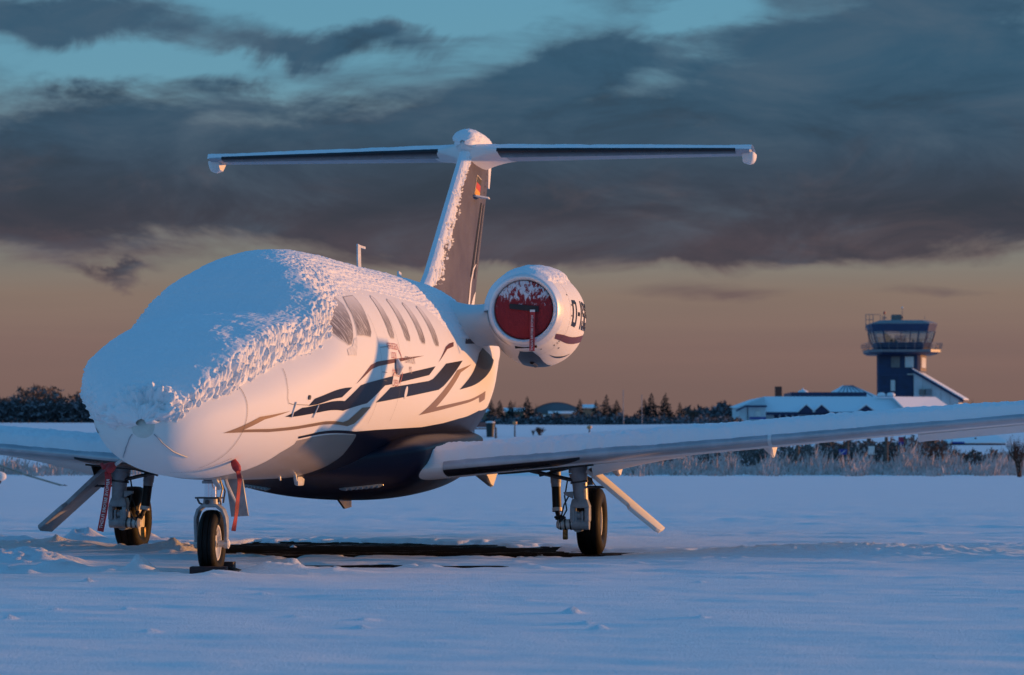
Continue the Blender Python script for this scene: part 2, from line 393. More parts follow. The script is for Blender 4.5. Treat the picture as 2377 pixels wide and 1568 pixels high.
# ------------------------------------------------------------------ fuselage surface
FUS = [(0,.012,1.018,1.042,1.03),(.02,.10,.94,1.115,1.03),(.08,.205,.865,1.185,1.03),(.2,.315,.795,1.27,1.05),(.4,.43,.74,1.37,1.09),(.7,.555,.70,1.48,1.15),(1.0,.645,.68,1.575,1.2),(1.4,.722,.665,1.675,1.27),(1.8,.77,.66,1.735,1.35),(2.1,.792,.657,1.835,1.41),(2.4,.805,.655,2.01,1.45),(2.7,.813,.655,2.14,1.47),(3.1,.817,.655,2.25,1.48),(3.6,.817,.655,2.30,1.48),(4.5,.815,.655,2.32,1.48),(7.0,.815,.655,2.32,1.48),(7.8,.79,.68,2.32,1.5),(8.6,.725,.77,2.30,1.54),(9.5,.61,.95,2.27,1.62),(10.5,.455,1.21,2.22,1.74),(11.5,.29,1.5,2.14,1.84),(12.2,.17,1.74,2.05,1.9),(12.5,.06,1.86,1.97,1.92)]
def pchip(X, Y):
    X = np.asarray(X, float); Y = np.asarray(Y, float); h = np.diff(X); d = np.diff(Y) / h; m = np.zeros_like(Y)
    for i in range(1, len(X) - 1):
        if d[i - 1] * d[i] > 0:
            w1 = 2 * h[i] + h[i - 1]; w2 = h[i] + 2 * h[i - 1]; m[i] = (w1 + w2) / (w1 / d[i - 1] + w2 / d[i])
    m[0] = d[0]; m[-1] = d[-1]
    def f(q):
        q = np.clip(np.asarray(q, float), X[0], X[-1]); i = np.clip(np.searchsorted(X, q, side='right') - 1, 0, len(h) - 1)
        t = (q - X[i]) / h[i]; t2 = t * t; t3 = t2 * t
        return (2*t3-3*t2+1)*Y[i] + (t3-2*t2+t)*h[i]*m[i] + (-2*t3+3*t2)*Y[i+1] + (t3-t2)*h[i]*m[i+1]
    return f
FA = np.array(FUS); f_w, f_b, f_t, f_c = [pchip(FA[:, 0], FA[:, q]) for q in (1, 2, 3, 4)]
def fus(s, th, off=0.):
    """point on the fuselage skin: station s, angle th (0 = port side, 90 = top), pushed out along the normal"""
    s = np.asarray(s, float); th = np.asarray(th, float)
    def base(s, th):
        w, b, t, c = f_w(s), f_b(s), f_t(s), f_c(s); sn = np.sin(th)
        return np.stack([w * np.cos(th), s + 0 * th, np.where(sn > 0, c + (t - c) * sn, c + (c - b) * sn)], -1)
    P = base(s, th)
    if np.ndim(off) or off:
        e = 1e-3; ds = base(s + e, th) - base(np.maximum(s - e, 0), th); dt = base(s, th + e) - base(s, th - e)
        n = np.cross(dt, ds); n /= np.maximum(np.linalg.norm(n, axis=-1, keepdims=True), 1e-9)
        cen = np.stack([0 * s, s, f_c(s)], -1) + 0 * P
        out = P - cen; out[..., 1] = 0
        sg = np.sign((n * out).sum(-1, keepdims=True)); sg[sg == 0] = 1
        P = P + n * sg * np.asarray(off)[..., None]
    return P
def decal(name, poly, mat, parent, surf, ds=.07, dt=4., off=.003):
    """a painted shape: polygon in (station, angle in degrees), cut fine and laid on the skin"""
    bm = bmesh.new(); vs = [bm.verts.new((a, b / 57.2958, 0)) for a, b in poly]; bm.faces.new(vs); bmesh.ops.triangulate(bm, faces=bm.faces)
    A = np.array(poly)
    for k, lo, hi, st in ((0, A[:, 0].min(), A[:, 0].max(), ds), (1, A[:, 1].min() / 57.2958, A[:, 1].max() / 57.2958, dt / 57.2958)):
        v = math.floor(lo / st) * st + st
        while v < hi:
            co = [0, 0, 0]; no = [0, 0, 0]; co[k] = v; no[k] = 1
            bmesh.ops.bisect_plane(bm, geom=bm.verts[:] + bm.edges[:] + bm.faces[:], plane_co=co, plane_no=no); v += st
    bmesh.ops.remove_doubles(bm, verts=bm.verts, dist=1e-6)
    S = np.array([v.co[:2] for v in bm.verts]); Q = surf(S[:, 0], S[:, 1], off)
    for v, q in zip(bm.verts, Q): v.co = q
    bmesh.ops.recalc_face_normals(bm, faces=bm.faces)
    me = bpy.data.meshes.new(name); bm.to_mesh(me); bm.free(); me.materials.append(mat)
    me.polygons.foreach_set('use_smooth', [True] * len(me.polygons))
    c = sum((Vector(v.co) for v in me.vertices), Vector()) / len(me.vertices)
    o = link(bpy.data.objects.new(name, me), parent)
    # outward facing
    n = me.polygons[0].normal
    if (Vector((me.polygons[0].center.x - 0 * c.x, 0, 0)).dot(Vector((n.x, 0, 0)))) < 0: me.flip_normals()
    return o
def ribbon_on(name, pts, wid, mat, parent, surf, off=.0035):
    """a thin line (panel seam, moulding) on a skin: points in (station, degrees)"""
    P = []
    for (a, b), (c, d) in zip(pts[:-1], pts[1:]):
        for t in np.linspace(0, 1, 9)[:-1]: P.append((a + (c - a) * t, (b + (d - b) * t) / 57.2958))
    P.append((pts[-1][0], pts[-1][1] / 57.2958)); P = np.array(P)
    Q = surf(P[:, 0], P[:, 1], off); N = surf(P[:, 0], P[:, 1], off + .05) - Q
    T = np.gradient(Q, axis=0); B = np.cross(T, N); B /= np.linalg.norm(B, axis=-1, keepdims=True)
    return grid_obj(name, np.stack([Q - B * wid / 2, Q + B * wid / 2], 1), mat, parent)
def text_geo(body, size, bold=0.):
    cu = bpy.data.curves.new('t', 'FONT'); cu.body = body; cu.size = size; cu.align_x = 'CENTER'; cu.align_y = 'CENTER'; cu.offset = bold; cu.resolution_u = 3
    o = bpy.data.objects.new('t', cu); COL.objects.link(o); bpy.context.view_layer.update()
    me = bpy.data.meshes.new_from_object(o.evaluated_get(bpy.context.evaluated_depsgraph_get()))
    V = np.array([v.co[:] for v in me.vertices]); F = [tuple(p.vertices) for p in me.polygons]
    bpy.data.objects.remove(o); bpy.data.curves.remove(cu); bpy.data.meshes.remove(me)
    return V, F
def text_on(name, body, size, mat, parent, surf, s0, th0, rad, off=.0045, sx=1., bold=0.):
    V, F = text_geo(body, size, bold)
    Q = surf(s0 + V[:, 0] * sx, np.radians(th0) + V[:, 1] / rad, off)
    return obj(name, Q, F, mat, parent)

# ------------------------------------------------------------------ the jet
jet = empty('business_jet', (*NOSE, 0), -YAW, label='white twin-engine business jet with navy stripes parked in snow', cat='aircraft')
ss = np.concatenate([[0, .006, .013], np.linspace(.02, .4, 24), np.linspace(.43, 12.5, 230)])
th = np.radians(np.linspace(0, 360, 144, endpoint=False))
A_, B_ = np.meshgrid(ss, th, indexing='ij')
fuselage = grid_obj('fuselage', fus(A_, B_), M['white'], jet, closed_j=True, caps=True)
STR = dict(
 a=('navy', [(1.503,-11.2),(1.609,-8.12),(2.527,-10.28),(2.289,-14.61),(1.683,-12.64)]),
 b=('navy', [(1.126,-13.89),(1.388,-10.9),(1.503,-11.9),(2.412,-17.13),(2.781,-9.56),(3.715,-4.15),(5.525,4.87),(5.238,-.54),(3.764,-8.12),(3.592,-8.84),(3.117,-18.94),(2.461,-22.55),(1.232,-15.33)]),
 c=('navy', [(3.412,-18.22),(3.805,-9.56),(5.238,-3.79),(5.41,-2.34),(6.0,7.39),(6.77,10.64),(5.877,-5.59),(5.681,-8.12),(4.575,-13.17)]),
 d=('burg', [(2.625,-8.84),(3.059,.9),(3.272,3.07),(3.87,5.59),(5.099,9.92),(4.223,5.23),(3.338,.9),(3.084,-1.26)]),
 e=('burg', [(5.673,7.39),(6.14,17.49),(6.353,20.02),(6.582,21.46),(6.508,18.58),(6.172,16.05)]),
 f=('tan', [(.421,-19.3),(.774,-9.56),(1.191,-10.64),(.839,-12.44),(.626,-18.58),(.97,-21.46),(2.625,-29.4),(2.756,-28.32),(3.018,-21.46),(3.289,-20.74),(2.994,-30.48),(2.822,-31.92),(.96,-23.9)]),
 g=('tan', [(5.165,-23.63),(5.435,-18.22),(6.475,4.51),(7.18,9.2),(6.623,3.43),(5.738,-18.22),(8.073,-7.76),(8.122,-13.17),(7.77,-14.61),(7.671,-11.0),(5.828,-20.38)]),
 h=('navy', [(6.598,-6.67),(7.262,5.23),(7.803,16.41),(8.204,20.38),(8.786,15.33),(9.195,10.28),(8.474,4.51),(7.565,-1.62)]),
 i=('navy', [(7.139,21.82),(7.286,25.43),(7.696,25.79),(7.835,22.91)]),
 j=('navy', [(1.593,-32.65),(3.223,-35.17),(3.289,-36.97),(1.634,-34.45)]))
for mt, poly in STR.values():
    decal('stripe', poly, M[mt], fuselage, fus)
    decal('stripe', [(a, 180 - b) for a, b in poly][::-1], M[mt], fuselage, fus)
BELLY_TOP = [(3.223,-35.17),(3.854,-33.73),(5.525,-30.84),(6.336,-27.6),(6.959,-23.99),(7.909,-20.02),(9.2,-24),(10.6,-30)]
BELLY_FR = [(3.436,-69),(3.502,-62.2),(3.502,-55.4),(3.485,-51.4),(3.412,-46),(3.379,-42),(3.33,-38)]
GREY_FR = [(1.642,-36.),(1.658,-38.78),(1.519,-44.55),(1.462,-52.48),(1.38,-61.14),(1.249,-73.05),(1.2,-90)]
for nm, poly, mt in (('belly_panel', [(3.40, -90)] + BELLY_FR + BELLY_TOP + [(11.2, -60), (11.2, -90)], 'navy'),
                     ('belly_panel', GREY_FR[::-1] + [(3.305, -37.4)] + BELLY_FR[::-1] + [(3.40, -90)], 'silver')):
    decal(nm, poly, M[mt], fuselage, fus, off=.0022)
    decal(nm, [(a, 180 - b) for a, b in poly][::-1], M[mt], fuselage, fus, off=.0022)
# windows under streaky frost
def frosted_glass():
    m, k, b = material('frosted_window')
    co = k.n('ShaderNodeTexCoord').outputs['Object']
    sp = k.n('ShaderNodeSeparateXYZ'); k.put(sp.inputs[0], co)
    v = k.xyz(k.m('MULTIPLY', sp.outputs[0], 1.), k.m('ADD', k.m('MULTIPLY', sp.outputs[1], 3.2), k.m('MULTIPLY', sp.outputs[2], .9)), k.m('MULTIPLY', sp.outputs[2], .55))
    f = k.sstep(k.noise(v, 13., 5, .62),  .40, .77)
    up = k.sstep(sp.outputs[2], 1.74, 2.10)
    f = k.m('MAXIMUM', f, up)
    k.put(b.inputs['Base Color'], k.mix(f, (.15, .12, .115), (.76, .74, .73)))
    b.inputs['Roughness'].default_value = .6
    bn = k.n('ShaderNodeBump'); bn.inputs['Strength'].default_value = .4; bn.inputs['Distance'].default_value = .01
    k.put(bn.inputs['Height'], f); k.put(b.inputs['Normal'], bn.outputs[0])
    return m
M['frostglass'] = frosted_glass()
M['rimgrey'] = plain('window_rim', (.42, .38, .36), .6)
M['frame'] = plain('window_surround', (.71, .69, .67), .5, 0., .08, 20.)
WIN = [('cockpit_window', [(2.322,36.25),(2.584,41.5),(2.879,44),(2.895,37.7),(2.850,31.56),(2.775,25.07),(2.668,18.94),(2.57,15.4),(2.494,16.05),(2.379,22.55),(2.322,30.12)]),
       ('cockpit_window', [(2.98,36.),(3.06,42),(3.37,42),(3.385,35.17),(3.33,27.6),(3.27,19.66),(3.19,16.77),(2.822,18.94),(2.89,24.71),(2.96,31.92)])]
for c in (3.99, 4.60, 5.20, 5.77):
    WIN.append(('cabin_window', [(c-.09,19.5),(c-.06,17.4),(c+.05,17.2),(c+.095,19.4),(c+.135,27.),(c+.15,34),(c+.14,41),(c+.07,43.5),(c-.0,42),(c-.035,35),(c-.07,27)]))
for nm, poly in WIN:
    A = np.array(poly); cc = A.mean(0)
    for mir in (0, 1):
        def side(q): return [(a, 180 - b) for a, b in q][::-1] if mir else q
        w = decal(nm, side(poly), M['frostglass'], fuselage, fus, off=.0026)
        ribbon_on('window_rim', side(poly + poly[:1]), .007, M['rimgrey'], fuselage, fus, .0032); decal('window_surround', side([tuple(cc + (np.array(p) - cc) * (1.14, 1.05)) for p in poly]), M['frame'], fuselage, fus, off=.0013)
decal('window_post', [(2.42,13.5),(2.412,9.2),(2.625,7.03),(2.70,12.5),(2.772,17.86),(2.68,17.6),(2.576,13.9)], M['frame'], fuselage, fus, off=.003)
# seams, moulding, door furniture
for pts in ([(.62,60),(.62,25),(.62,-10),(.615,-45),(.58,-66)], [(1.208,26.9),(1.142,12.4),(1.118,-.5),(1.14,-4.5),(1.208,-6.3),(1.495,-10.6)], [(3.42,30),(3.42,12),(3.43,-10),(3.44,-30)], [(4.16,30),(4.16,10),(4.16,-28)],
            [(.512,-86),(.602,-73.4),(.667,-60.4),(.757,-48.2)], [(3.44,11),(3.68,11.7)], [(3.44,-2),(3.62,-2)], [(3.43,-6),(3.64,-6.4)]):
    ribbon_on('panel_seam', pts, .004, M['seam'], fuselage, fus, .0042)
for pts in ([(.02,-44.5),(.061,-51.8),(.143,-55),(.29,-55)], [(.02,-135.5),(.061,-128),(.143,-125),(.29,-125)]):
    P = np.array(pts); Q = fus(np.interp(np.linspace(0, 3, 20), range(4), P[:, 0]), np.radians(np.interp(np.linspace(0, 3, 20), range(4), P[:, 1])), .003)
    MB().tube(Q, .0035, 6).build('erosion_strip', M['gear'], fuselage)
for (a, b), (c, d) in (((1.249,-5.2),(1.224,-15.3)), ((1.699,-13.2),(1.667,-20.4))):
    MB().tube(fus(np.array([a, c]), np.radians([b, d]), .008), .006, 6).build('hinge', M['gearw'], fuselage)
MB().tube([fus(1.486, R(-5.6), -.01), fus(1.486, R(-5.6), .012)], .016, 12).build('static_port', M['steel'], fuselage)
MB().tube([fus(4.395, R(-11.4), -.01), fus(4.395, R(-11.4), .006)], .05, 16).build('access_cap', M['white'], fuselage)
hp = fus(np.array([3.93, 3.97]), np.radians([5.5, -2.5]), .018)
MB().tube([hp[0], (hp[0] + hp[1]) / 2 + Vector((.012, 0, 0)), hp[1]], [.012, .035, .010], 10).build('door_handle', M['gearw'], fuselage)
MB().tube([fus(4.03, R(1.2), -.01), fus(4.03, R(1.2), .012)], .055, 14).build('handle_boss', M['white'], fuselage)
text_on('door_lettering', 'VERRIEGELN\nLOCK', .07, M['redlet'], fuselage, fus, 3.90, 9.8, .82, sx=1.1)
text_on('door_lettering', 'ÖFFNEN\nOPEN', .075, M['redlet'], fuselage, fus, 3.96, -4.6, .82, sx=1.1)
decal('lettering_panel', [(3.83,-8),(4.07,-8),(4.09,-1.4),(3.86,-1.8)], M['white'], fuselage, fus, off=.0038)
text_on('type_lettering', 'CITATION\nM2', .075, M['greylet'], fuselage, fus, 4.5, 3.4, .82, sx=1.1)
ribbon_on('door_arrow', [(4.10,11.),(4.17,8),(4.19,5.4)], .014, M['redlet'], fuselage, fus, .0046)
ribbon_on('door_arrow', [(4.19,-1.),(4.16,-4),(4.10,-7)], .014, M['redlet'], fuselage, fus, .0046)
# radome cap on the nose tip
MB().lathe((0, .012, 1.03), (0, -1, 0), [(-.03, .105), (-.006, .088), (.006, .06), (.012, .03), (.014, .0005)], 28).build('radome_cap', plain('radome_cap_paint', (.62, .66, .62), .4, 0., .06), fuselage)
# aerials on the roof and belly
mb = MB(); mb.prism([(-.006, 6.24, 2.30), (-.006, 6.37, 2.30), (-.006, 6.335, 2.605), (-.006, 6.225, 2.61)][::1], (.012, 0, 0)); mb.box(-.007, .007, 6.225, 6.52, 2.585, 2.605)
mb.build('whip_aerial', M['gearw'], fuselage)
MB().prism([(-.008, 7.86, 2.29), (-.008, 8.02, 2.29), (-.008, 8.01, 2.47), (-.008, 7.90, 2.48)], (.016, 0, 0)).build('blade_aerial', M['gearw'], fuselage)
mb = MB(); mb.hexa([(.105, 3.62, .600), (.135, 3.62, .595), (.135, 3.80, .595), (.105, 3.80, .600)], [(.09, 3.60, .69), (.14, 3.60, .70), (.14, 3.84, .70), (.09, 3.84, .69)])
mb.build('drain_mast', M['gearw'], fuselage, bevel=.01)
MB().tube([fus(3.2, R(-75), -.01), fus(3.2, R(-75), .05)], [.014, .008], 8).build('drain_tube', M['gearw'], fuselage)
for s_, t_ in ((1.9, -84), (2.9, -78)): MB().tube([fus(s_, R(t_), -.01), fus(s_, R(t_), .03)], [.012, .006], 8).build('drain_tube', M['gearw'], fuselage)

# wing-body fairing
BEL = [(3.35,.05,.668,.79),(3.7,.15,.640,.82),(4.2,.42,.565,.90),(4.55,.70,.53,.95),(4.8,.88,.505,.985),(5.4,.92,.468,1.03),(6.1,.92,.45,1.05),(6.9,.90,.47,1.06),(7.6,.83,.55,1.08),(8.2,.68,.68,1.1),(8.8,.40,.88,1.14),(9.1,.12,.98,1.15)]
BA = np.array(BEL); b_w, b_b, b_t = [pchip(BA[:, 0], BA[:, q]) for q in (1, 2, 3)]
def bel(s, th, off=0.):
    s = np.asarray(s, float); th = np.asarray(th, float); w, b, t = b_w(s), b_b(s), b_t(s); c = t - .12; sn = np.sin(th); cs = np.cos(th)
    e = .85
    P = np.stack([w * np.sign(cs) * np.abs(cs) ** e, s + 0 * th, np.where(sn > 0, c + (t - c) * sn, c - (c - b) * np.abs(sn) ** e)], -1)
    if np.ndim(off) or off:
        cen = np.stack([0 * s, s, c], -1) + 0 * P; d = P - cen; d /= np.maximum(np.linalg.norm(d, axis=-1, keepdims=True), 1e-6); P = P + d * np.asarray(off)[..., None]
    return P
A_, B_ = np.meshgrid(np.linspace(3.35, 9.1, 90), np.radians(np.linspace(0, 360, 96, endpoint=False)), indexing='ij')
fairing = grid_obj('belly_fairing', bel(A_, B_), M['navy'], jet, closed_j=True, caps=True)
for sg in (1, -1):
    th0 = -57 if sg > 0 else -123
    q = bel(np.array([4.40, 4.62]), np.radians([th0 - 5 * sg, th0 + 9 * sg]), .0)
    L0, L1 = Vector(q[0]), Vector(q[1]); d = (L1 - L0)
    lens = MB(); lens.tube([L0 - d * .12, L0, L1, L1 + d * .12], [.006, .022, .022, .006], 10)
    hl = lens.build('landing_light', M['glass'], fairing)
    for t in np.linspace(.06, .94, 7):
        p = L0 + d * t; MB().lathe(p + Vector((.006 * sg, -.016, -.012)), (.15 * sg, -1, -.25), [(-.004, .0115), (.003, .011), (.006, .006), (.007, .001)], 10).build('light_lens', M['lens'], hl)
MB().prism([(.0, 5.45, .475), (.0, 5.95, .46), (.0, 5.95, .395), (.0, 5.72, .385)], (.018, 0, 0)).build('belly_aerial', M['steel'], fairing)

# ------------------------------------------------------------------ wings
DIH = .0858
def w_le(x): return 4.86 + .108 * (x - .8)
def w_ch(x): return 2.05 + (0.93 - 2.05) * (x - .8) / 6.4
def w_z(x): return .715 + DIH * (x - .8)
def foil(n=30):
    t = (1 - np.cos(np.linspace(0, math.pi, n))) / 2
    y = 5 * (.2969 * np.sqrt(t) - .126 * t - .3516 * t ** 2 + .2843 * t ** 3 - .1036 * t ** 4)
    return t, y
FT, FY = foil()
def wing_pt(x, t, up, off=0.):
    """x span, t chord fraction, up=+1 upper or -1 lower surface"""
    x = np.asarray(x, float); t = np.asarray(t, float)
    c = w_ch(x); th_ = .112 - .018 * (x - .8) / 6.4
    y = 5 * th_ * (.2969 * np.sqrt(np.maximum(t, 0)) - .126 * t - .3516 * t ** 2 + .2843 * t ** 3 - .1036 * t ** 4)
    camb = .014 * 4 * t * (1 - t)
    z = w_z(x) + c * (camb + np.where(up > 0, 1.0, -.80) * y - .030 * t) + np.where(up > 0, off, -off)
    return np.stack([x + 0 * t, w_le(x) + c * t, z], -1)
def mirror(P, sg): Q = P.copy(); Q[..., 0] *= sg; return Q
def wing(sg):
    X = np.linspace(.74, 7.2, 60); rows = []
    for x in X:
        up = wing_pt(np.full_like(FT, x), FT, 1)[::-1]; lo = wing_pt(np.full_like(FT, x), FT, -1)[1:]
        rows.append(np.concatenate([up, lo]))
    P = mirror(np.array(rows), sg)
    w = grid_obj('wing', P, M['white'], jet, closed_j=True, caps=True)
    # polished leading edge, in three lengths
    tt = np.concatenate([(np.linspace(1, 0, 10)) ** 2 * .075, (np.linspace(0, 1, 12)[1:]) ** 2 * .085]); uu = np.array([1] * 10 + [-1] * 11)
    for x0, x1 in ((1.0, 3.55), (3.58, 5.9), (5.93, 7.1)):
        rows = np.array([wing_pt(np.full_like(tt, x), tt, uu, .004) + np.array([0, -.004, 0]) for x in np.linspace(x0, x1, 24)])
        grid_obj('leading_edge', mirror(rows, sg), M['lemetal'], w)
    # dark inboard strip under the lip, the ground's dark reflection put in as colour
    tt2 = np.linspace(.004, .11, 8); rows = np.array([wing_pt(np.full(8, x), tt2 * (1 if x < 1.85 else max(.1, (2.1 - x) / .25)), -1, .008) + np.array([0, -.006, 0]) for x in np.linspace(1.0, 2.08, 22)])
    grid_obj('boot_and_reflection_strip', mirror(rows, sg), M['boot_reflection'], w)
    # winglet
    a0 = wing_pt(7.2, 0., 1); mbw = []
    for f in np.linspace(0, 1, 16):
        c = .93 * (1 - f) ** 1.1 + .40 * f; x = 7.2 + .16 * (1 - (1 - f) ** 2); z = w_z(7.2) + .78 * f ** 1.25; s0 = w_le(7.2) + 1.50 * f ** .9
        tx = .055 * c
        up = np.stack([x - tx * FY / .5 * .7 + 0 * FT, s0 + c * FT, z + (tx * FY / .5 * .7) * (1 - f) ** 2 + 0 * FT], -1)[::-1]
        lo = np.stack([x + tx * FY / .5 * .7 + 0 * FT, s0 + c * FT, z - (tx * FY / .5 * .7) * (1 - f) ** 2 + 0 * FT], -1)[1:]
        mbw.append(np.concatenate([up, lo]))
    grid_obj('winglet', mirror(np.array(mbw), sg), M['white'], w, closed_j=True, caps=True)
    # drooped aileron behind the outer wing
    rows = []
    for x in np.linspace(4.68, 6.95, 12):
        b = wing_pt(x, .86, -1); c = w_ch(x)
        p = np.array([[x, b[1], b[2] + .030], [x, b[1] + .05 * c, b[2] + .012], [x, b[1] + .19 * c, b[2] - .060], [x, b[1] + .187 * c, b[2] - .068], [x, b[1] + .05 * c, b[2] - .03], [x, b[1] - .01, b[2] - .012]])
        rows.append(p)
    grid_obj('aileron', mirror(np.array(rows), sg), M['white'], w, closed_j=True, caps=True, smooth=False)
    # flap hinge fairings
    for x, hgt in ((1.06, .115), (2.16, .125), (3.47, .09)):
        b = wing_pt(x, .80, -1); tx = .05 if x < 3 else .035
        z0 = b[2] + .03
        prof = [(b[1] - .38, 0), (b[1] - .2, -.05), (b[1] + .1, -hgt), (b[1] + .22, -hgt - .02), (b[1] + .26, -.03), (b[1] + .20, .02)]
        V = []; 
        for sgx in (-1, 0, 1):
            for s_, dz in prof: V.append(((x + sgx * tx * (1 if dz > -.07 else .45)) * sg, s_, z0 + dz - (0 if sgx else .01)))
        n = len(prof); F = []
        for r_ in (0, 1):
            for q in range(n): F.append((r_ * n + q, r_ * n + (q + 1) % n, (r_ + 1) * n + (q + 1) % n, (r_ + 1) * n + q))
        F += [tuple(range(n)), tuple(range(2 * n, 3 * n))[::-1]]
        MB().add(V, F).build('hinge_fairing', M['white'], w, ang=40)
    # open wheel bay
    mbb = MB(); p0 = wing_pt(1.35, .3, -1); p1 = wing_pt(2.12, .3, -1)
    mbb.hexa([(1.35 * sg, 5.42, p0[2] - .012), (2.12 * sg, 5.42, p1[2] - .014), (2.10 * sg, 6.05, p1[2] - .008), (1.40 * sg, 6.05, p0[2] - .006)], [(1.35 * sg, 5.42, p0[2] + .05), (2.12 * sg, 5.42, p1[2] + .05), (2.10 * sg, 6.05, p1[2] + .05), (1.40 * sg, 6.05, p0[2] + .05)])
    mbb.build('wheel_bay', M['black'], w)
    # lit lip at the outer end of the bay
    V = []
    for t in np.linspace(0, 1, 12):
        x = 2.10 + .75 * t; b = wing_pt(x, .30 + .02 * t, -1); hh = .085 * (1 - t) ** 1.5 + .012
        V.append([(x * sg, b[1] - .05, b[2] - .002), (x * sg, b[1] + .05, b[2] - hh), (x * sg, b[1] + .32 * (1 - t) + .1, b[2] - .004)])
    grid_obj('bay_lip', np.array(V), M['white'], w)
    return w
wing_p = wing(1); wing_s = wing(-1)

# ------------------------------------------------------------------ landing gear
def tyre_prof(Ro, wd, rim):
    h = wd / 2; d = Ro - rim
    return [(-h * .62, rim), (-h * .90, rim + d * .12), (-h, rim + d * .42), (-h * .97, rim + d * .66), (-h * .80, rim + d * .90), (-h * .60, Ro - d * .03), (-h * .56, Ro - d * .015), (-h * .34, Ro), (-h * .31, Ro - .007), (-h * .25, Ro - .007), (-h * .22, Ro + .001),
            (h * .22, Ro + .001), (h * .25, Ro - .007), (h * .31, Ro - .007), (h * .34, Ro), (h * .56, Ro - d * .015), (h * .60, Ro - d * .03), (h * .80, Ro - d * .1), (h * .97, rim + d * .66), (h, rim + d * .42), (h * .90, rim + d * .12), (h * .62, rim)]
def wheel(c, Ro, wd, rim, parent, sg=1, steer=0.):
    ax = Vector((math.cos(steer), math.sin(steer), 0)) * sg
    MB().lathe(c, ax, tyre_prof(Ro, wd, rim), 64).build('tyre', M['tyre'], parent, ang=60)
    h = wd / 2
    prof = [(-h * .6, rim * .2), (-h * .6, rim), (h * .62, rim + .001), (h * .68, rim * .99), (h * .66, rim * .90), (h * .30, rim * .82), (h * .12, rim * .62), (h * .18, rim * .40), (h * .45, rim * .30), (h * .5, rim * .10), (h * .5, .0005)]
    rm = MB().lathe(c, ax, prof, 48).build('rim', M['rim'], parent, ang=50)
    side = Vector((0, 0, 1)); fw = ax.cross(side)
    for q in range(6):
        a = q * math.pi / 3 + .3; p = Vector(c) + ax * (h * .14) + (side * math.cos(a) + fw * math.sin(a)) * rim * .70
        MB().lathe(p, ax, [(-.01, .017), (.012, .016), (.0125, .0005)], 10).build('rim_hole', M['black'], rm)
    return rm
# nose gear
ng = MB(); ng.tube([(0, 1.64, .74), (0, 1.64, .64)], .052, 20); ng.tube([(0, 1.64, .655), (0, 1.64, .635)], .062, 20)
nose_gear = ng.build('nose_gear', M['gear'], jet)
MB().tube([(0, 1.64, .66), (0, 1.64, .53)], .043, 24).build('oleo', M['chrome'], nose_gear)
k = MB(); k.box(-.10, .075, 1.585, 1.69, .53, .542); k.tube([(-.085, 1.60, .53), (-.07, 1.60, .50), (-.045, 1.60, .49)], .008, 6); k.tube([(.07, 1.60, .53), (.065, 1.60, .505)], .008, 6)
k.build('collar_plate', M['steel'], nose_gear, bevel=.003)
MB().tube([(0, 1.64, .535), (0, 1.64, .47)], [.05, .058], 20).build('swivel', M['gear'], nose_gear)
MB().tube([(-.01, 1.575, .508), (-.01, 1.60, .508)], .017, 14).build('tow_pin', M['steel'], nose_gear)
fk = MB(); arc = [(-.113, 1.63, .36), (-.113, 1.63, .40)] + [(-.113 * math.cos(a) , 1.64, .40 + .085 * math.sin(a)) for a in np.linspace(.25, math.pi - .25, 13)] + [(.113, 1.63, .40), (.115, 1.635, .36)]
def band(pts, wd, tk, fkmb):
    """flat bar following a path in the x-z plane"""
    P = [Vector(p) for p in pts]; ring = []
    for i, p in enumerate(P):
        d = (P[min(i + 1, len(P) - 1)] - P[max(i - 1, 0)]); d.y = 0; d.normalize(); n = Vector((-d.z, 0, d.x))
        w_ = wd[i] if isinstance(wd, list) else wd
        ring.append([p + n * tk / 2 + Vector((0, -w_ / 2, 0)), p - n * tk / 2 + Vector((0, -w_ / 2, 0)), p - n * tk / 2 + Vector((0, w_ / 2, 0)), p + n * tk / 2 + Vector((0, w_ / 2, 0))])
    V = [v for r_ in ring for v in r_]; F = [(0, 1, 2, 3), tuple(4 * (len(P) - 1) + q for q in (3, 2, 1, 0))]
    for i in range(len(P) - 1):
        for q in range(4): F.append((4 * i + q, 4 * i + (q + 1) % 4, 4 * i + 4 + (q + 1) % 4, 4 * i + 4 + q))
    fkmb.add(V, F)
path = [(-.105, 1.66, .225), (-.108, 1.655, .34), (-.104, 1.65, .40), (-.085, 1.645, .452), (-.05, 1.642, .482), (0, 1.64, .49), (.05, 1.642, .482), (.085, 1.645, .452), (.104, 1.65, .40), (.108, 1.655, .34), (.105, 1.66, .225)]
band(path, [.045, .06, .08, .09, .10, .10, .10, .09, .08, .06, .045], .022, fk)
fk.build('fork', M['gear'], nose_gear, ang=50, bevel=.004)
for sg in (1, -1):
    MB().tube([(sg * .05, 1.666, .218), (sg * .125, 1.666, .218)], .024, 16).build('axle', M['gearw'], nose_gear)
    MB().tube([(sg * .092, 1.666, .218), (sg * .120, 1.666, .218)], .034, 8).build('axle_nut', M['gearw'], nose_gear)
wheel((0, 1.666, .2255), .2265, .125, .125, nose_gear, 1, R(3))
for j, pts in enumerate(([(.06, 1.66, .66), (.075, 1.67, .60), (.062, 1.66, .53), (.07, 1.65, .49)], [(.05, 1.70, .66), (.085, 1.70, .58), (.075, 1.69, .50)])): MB().tube(pts, .006, 6).build('hose', M['steel'], nose_gear)
MB().prism([(.045, 1.86, .66), (.155, 1.90, .665), (.185, 1.95, .405), (.075, 1.90, .40)], (.004, .012, .0)).build('gear_door', M['gear'], nose_gear, bevel=.002)
MB().tube([(.07, 1.72, .70), (.085, 1.76, .62), (.125, 1.86, .49)], [.012, .014, .008], 6).build('door_link', M['gearw'], nose_gear)
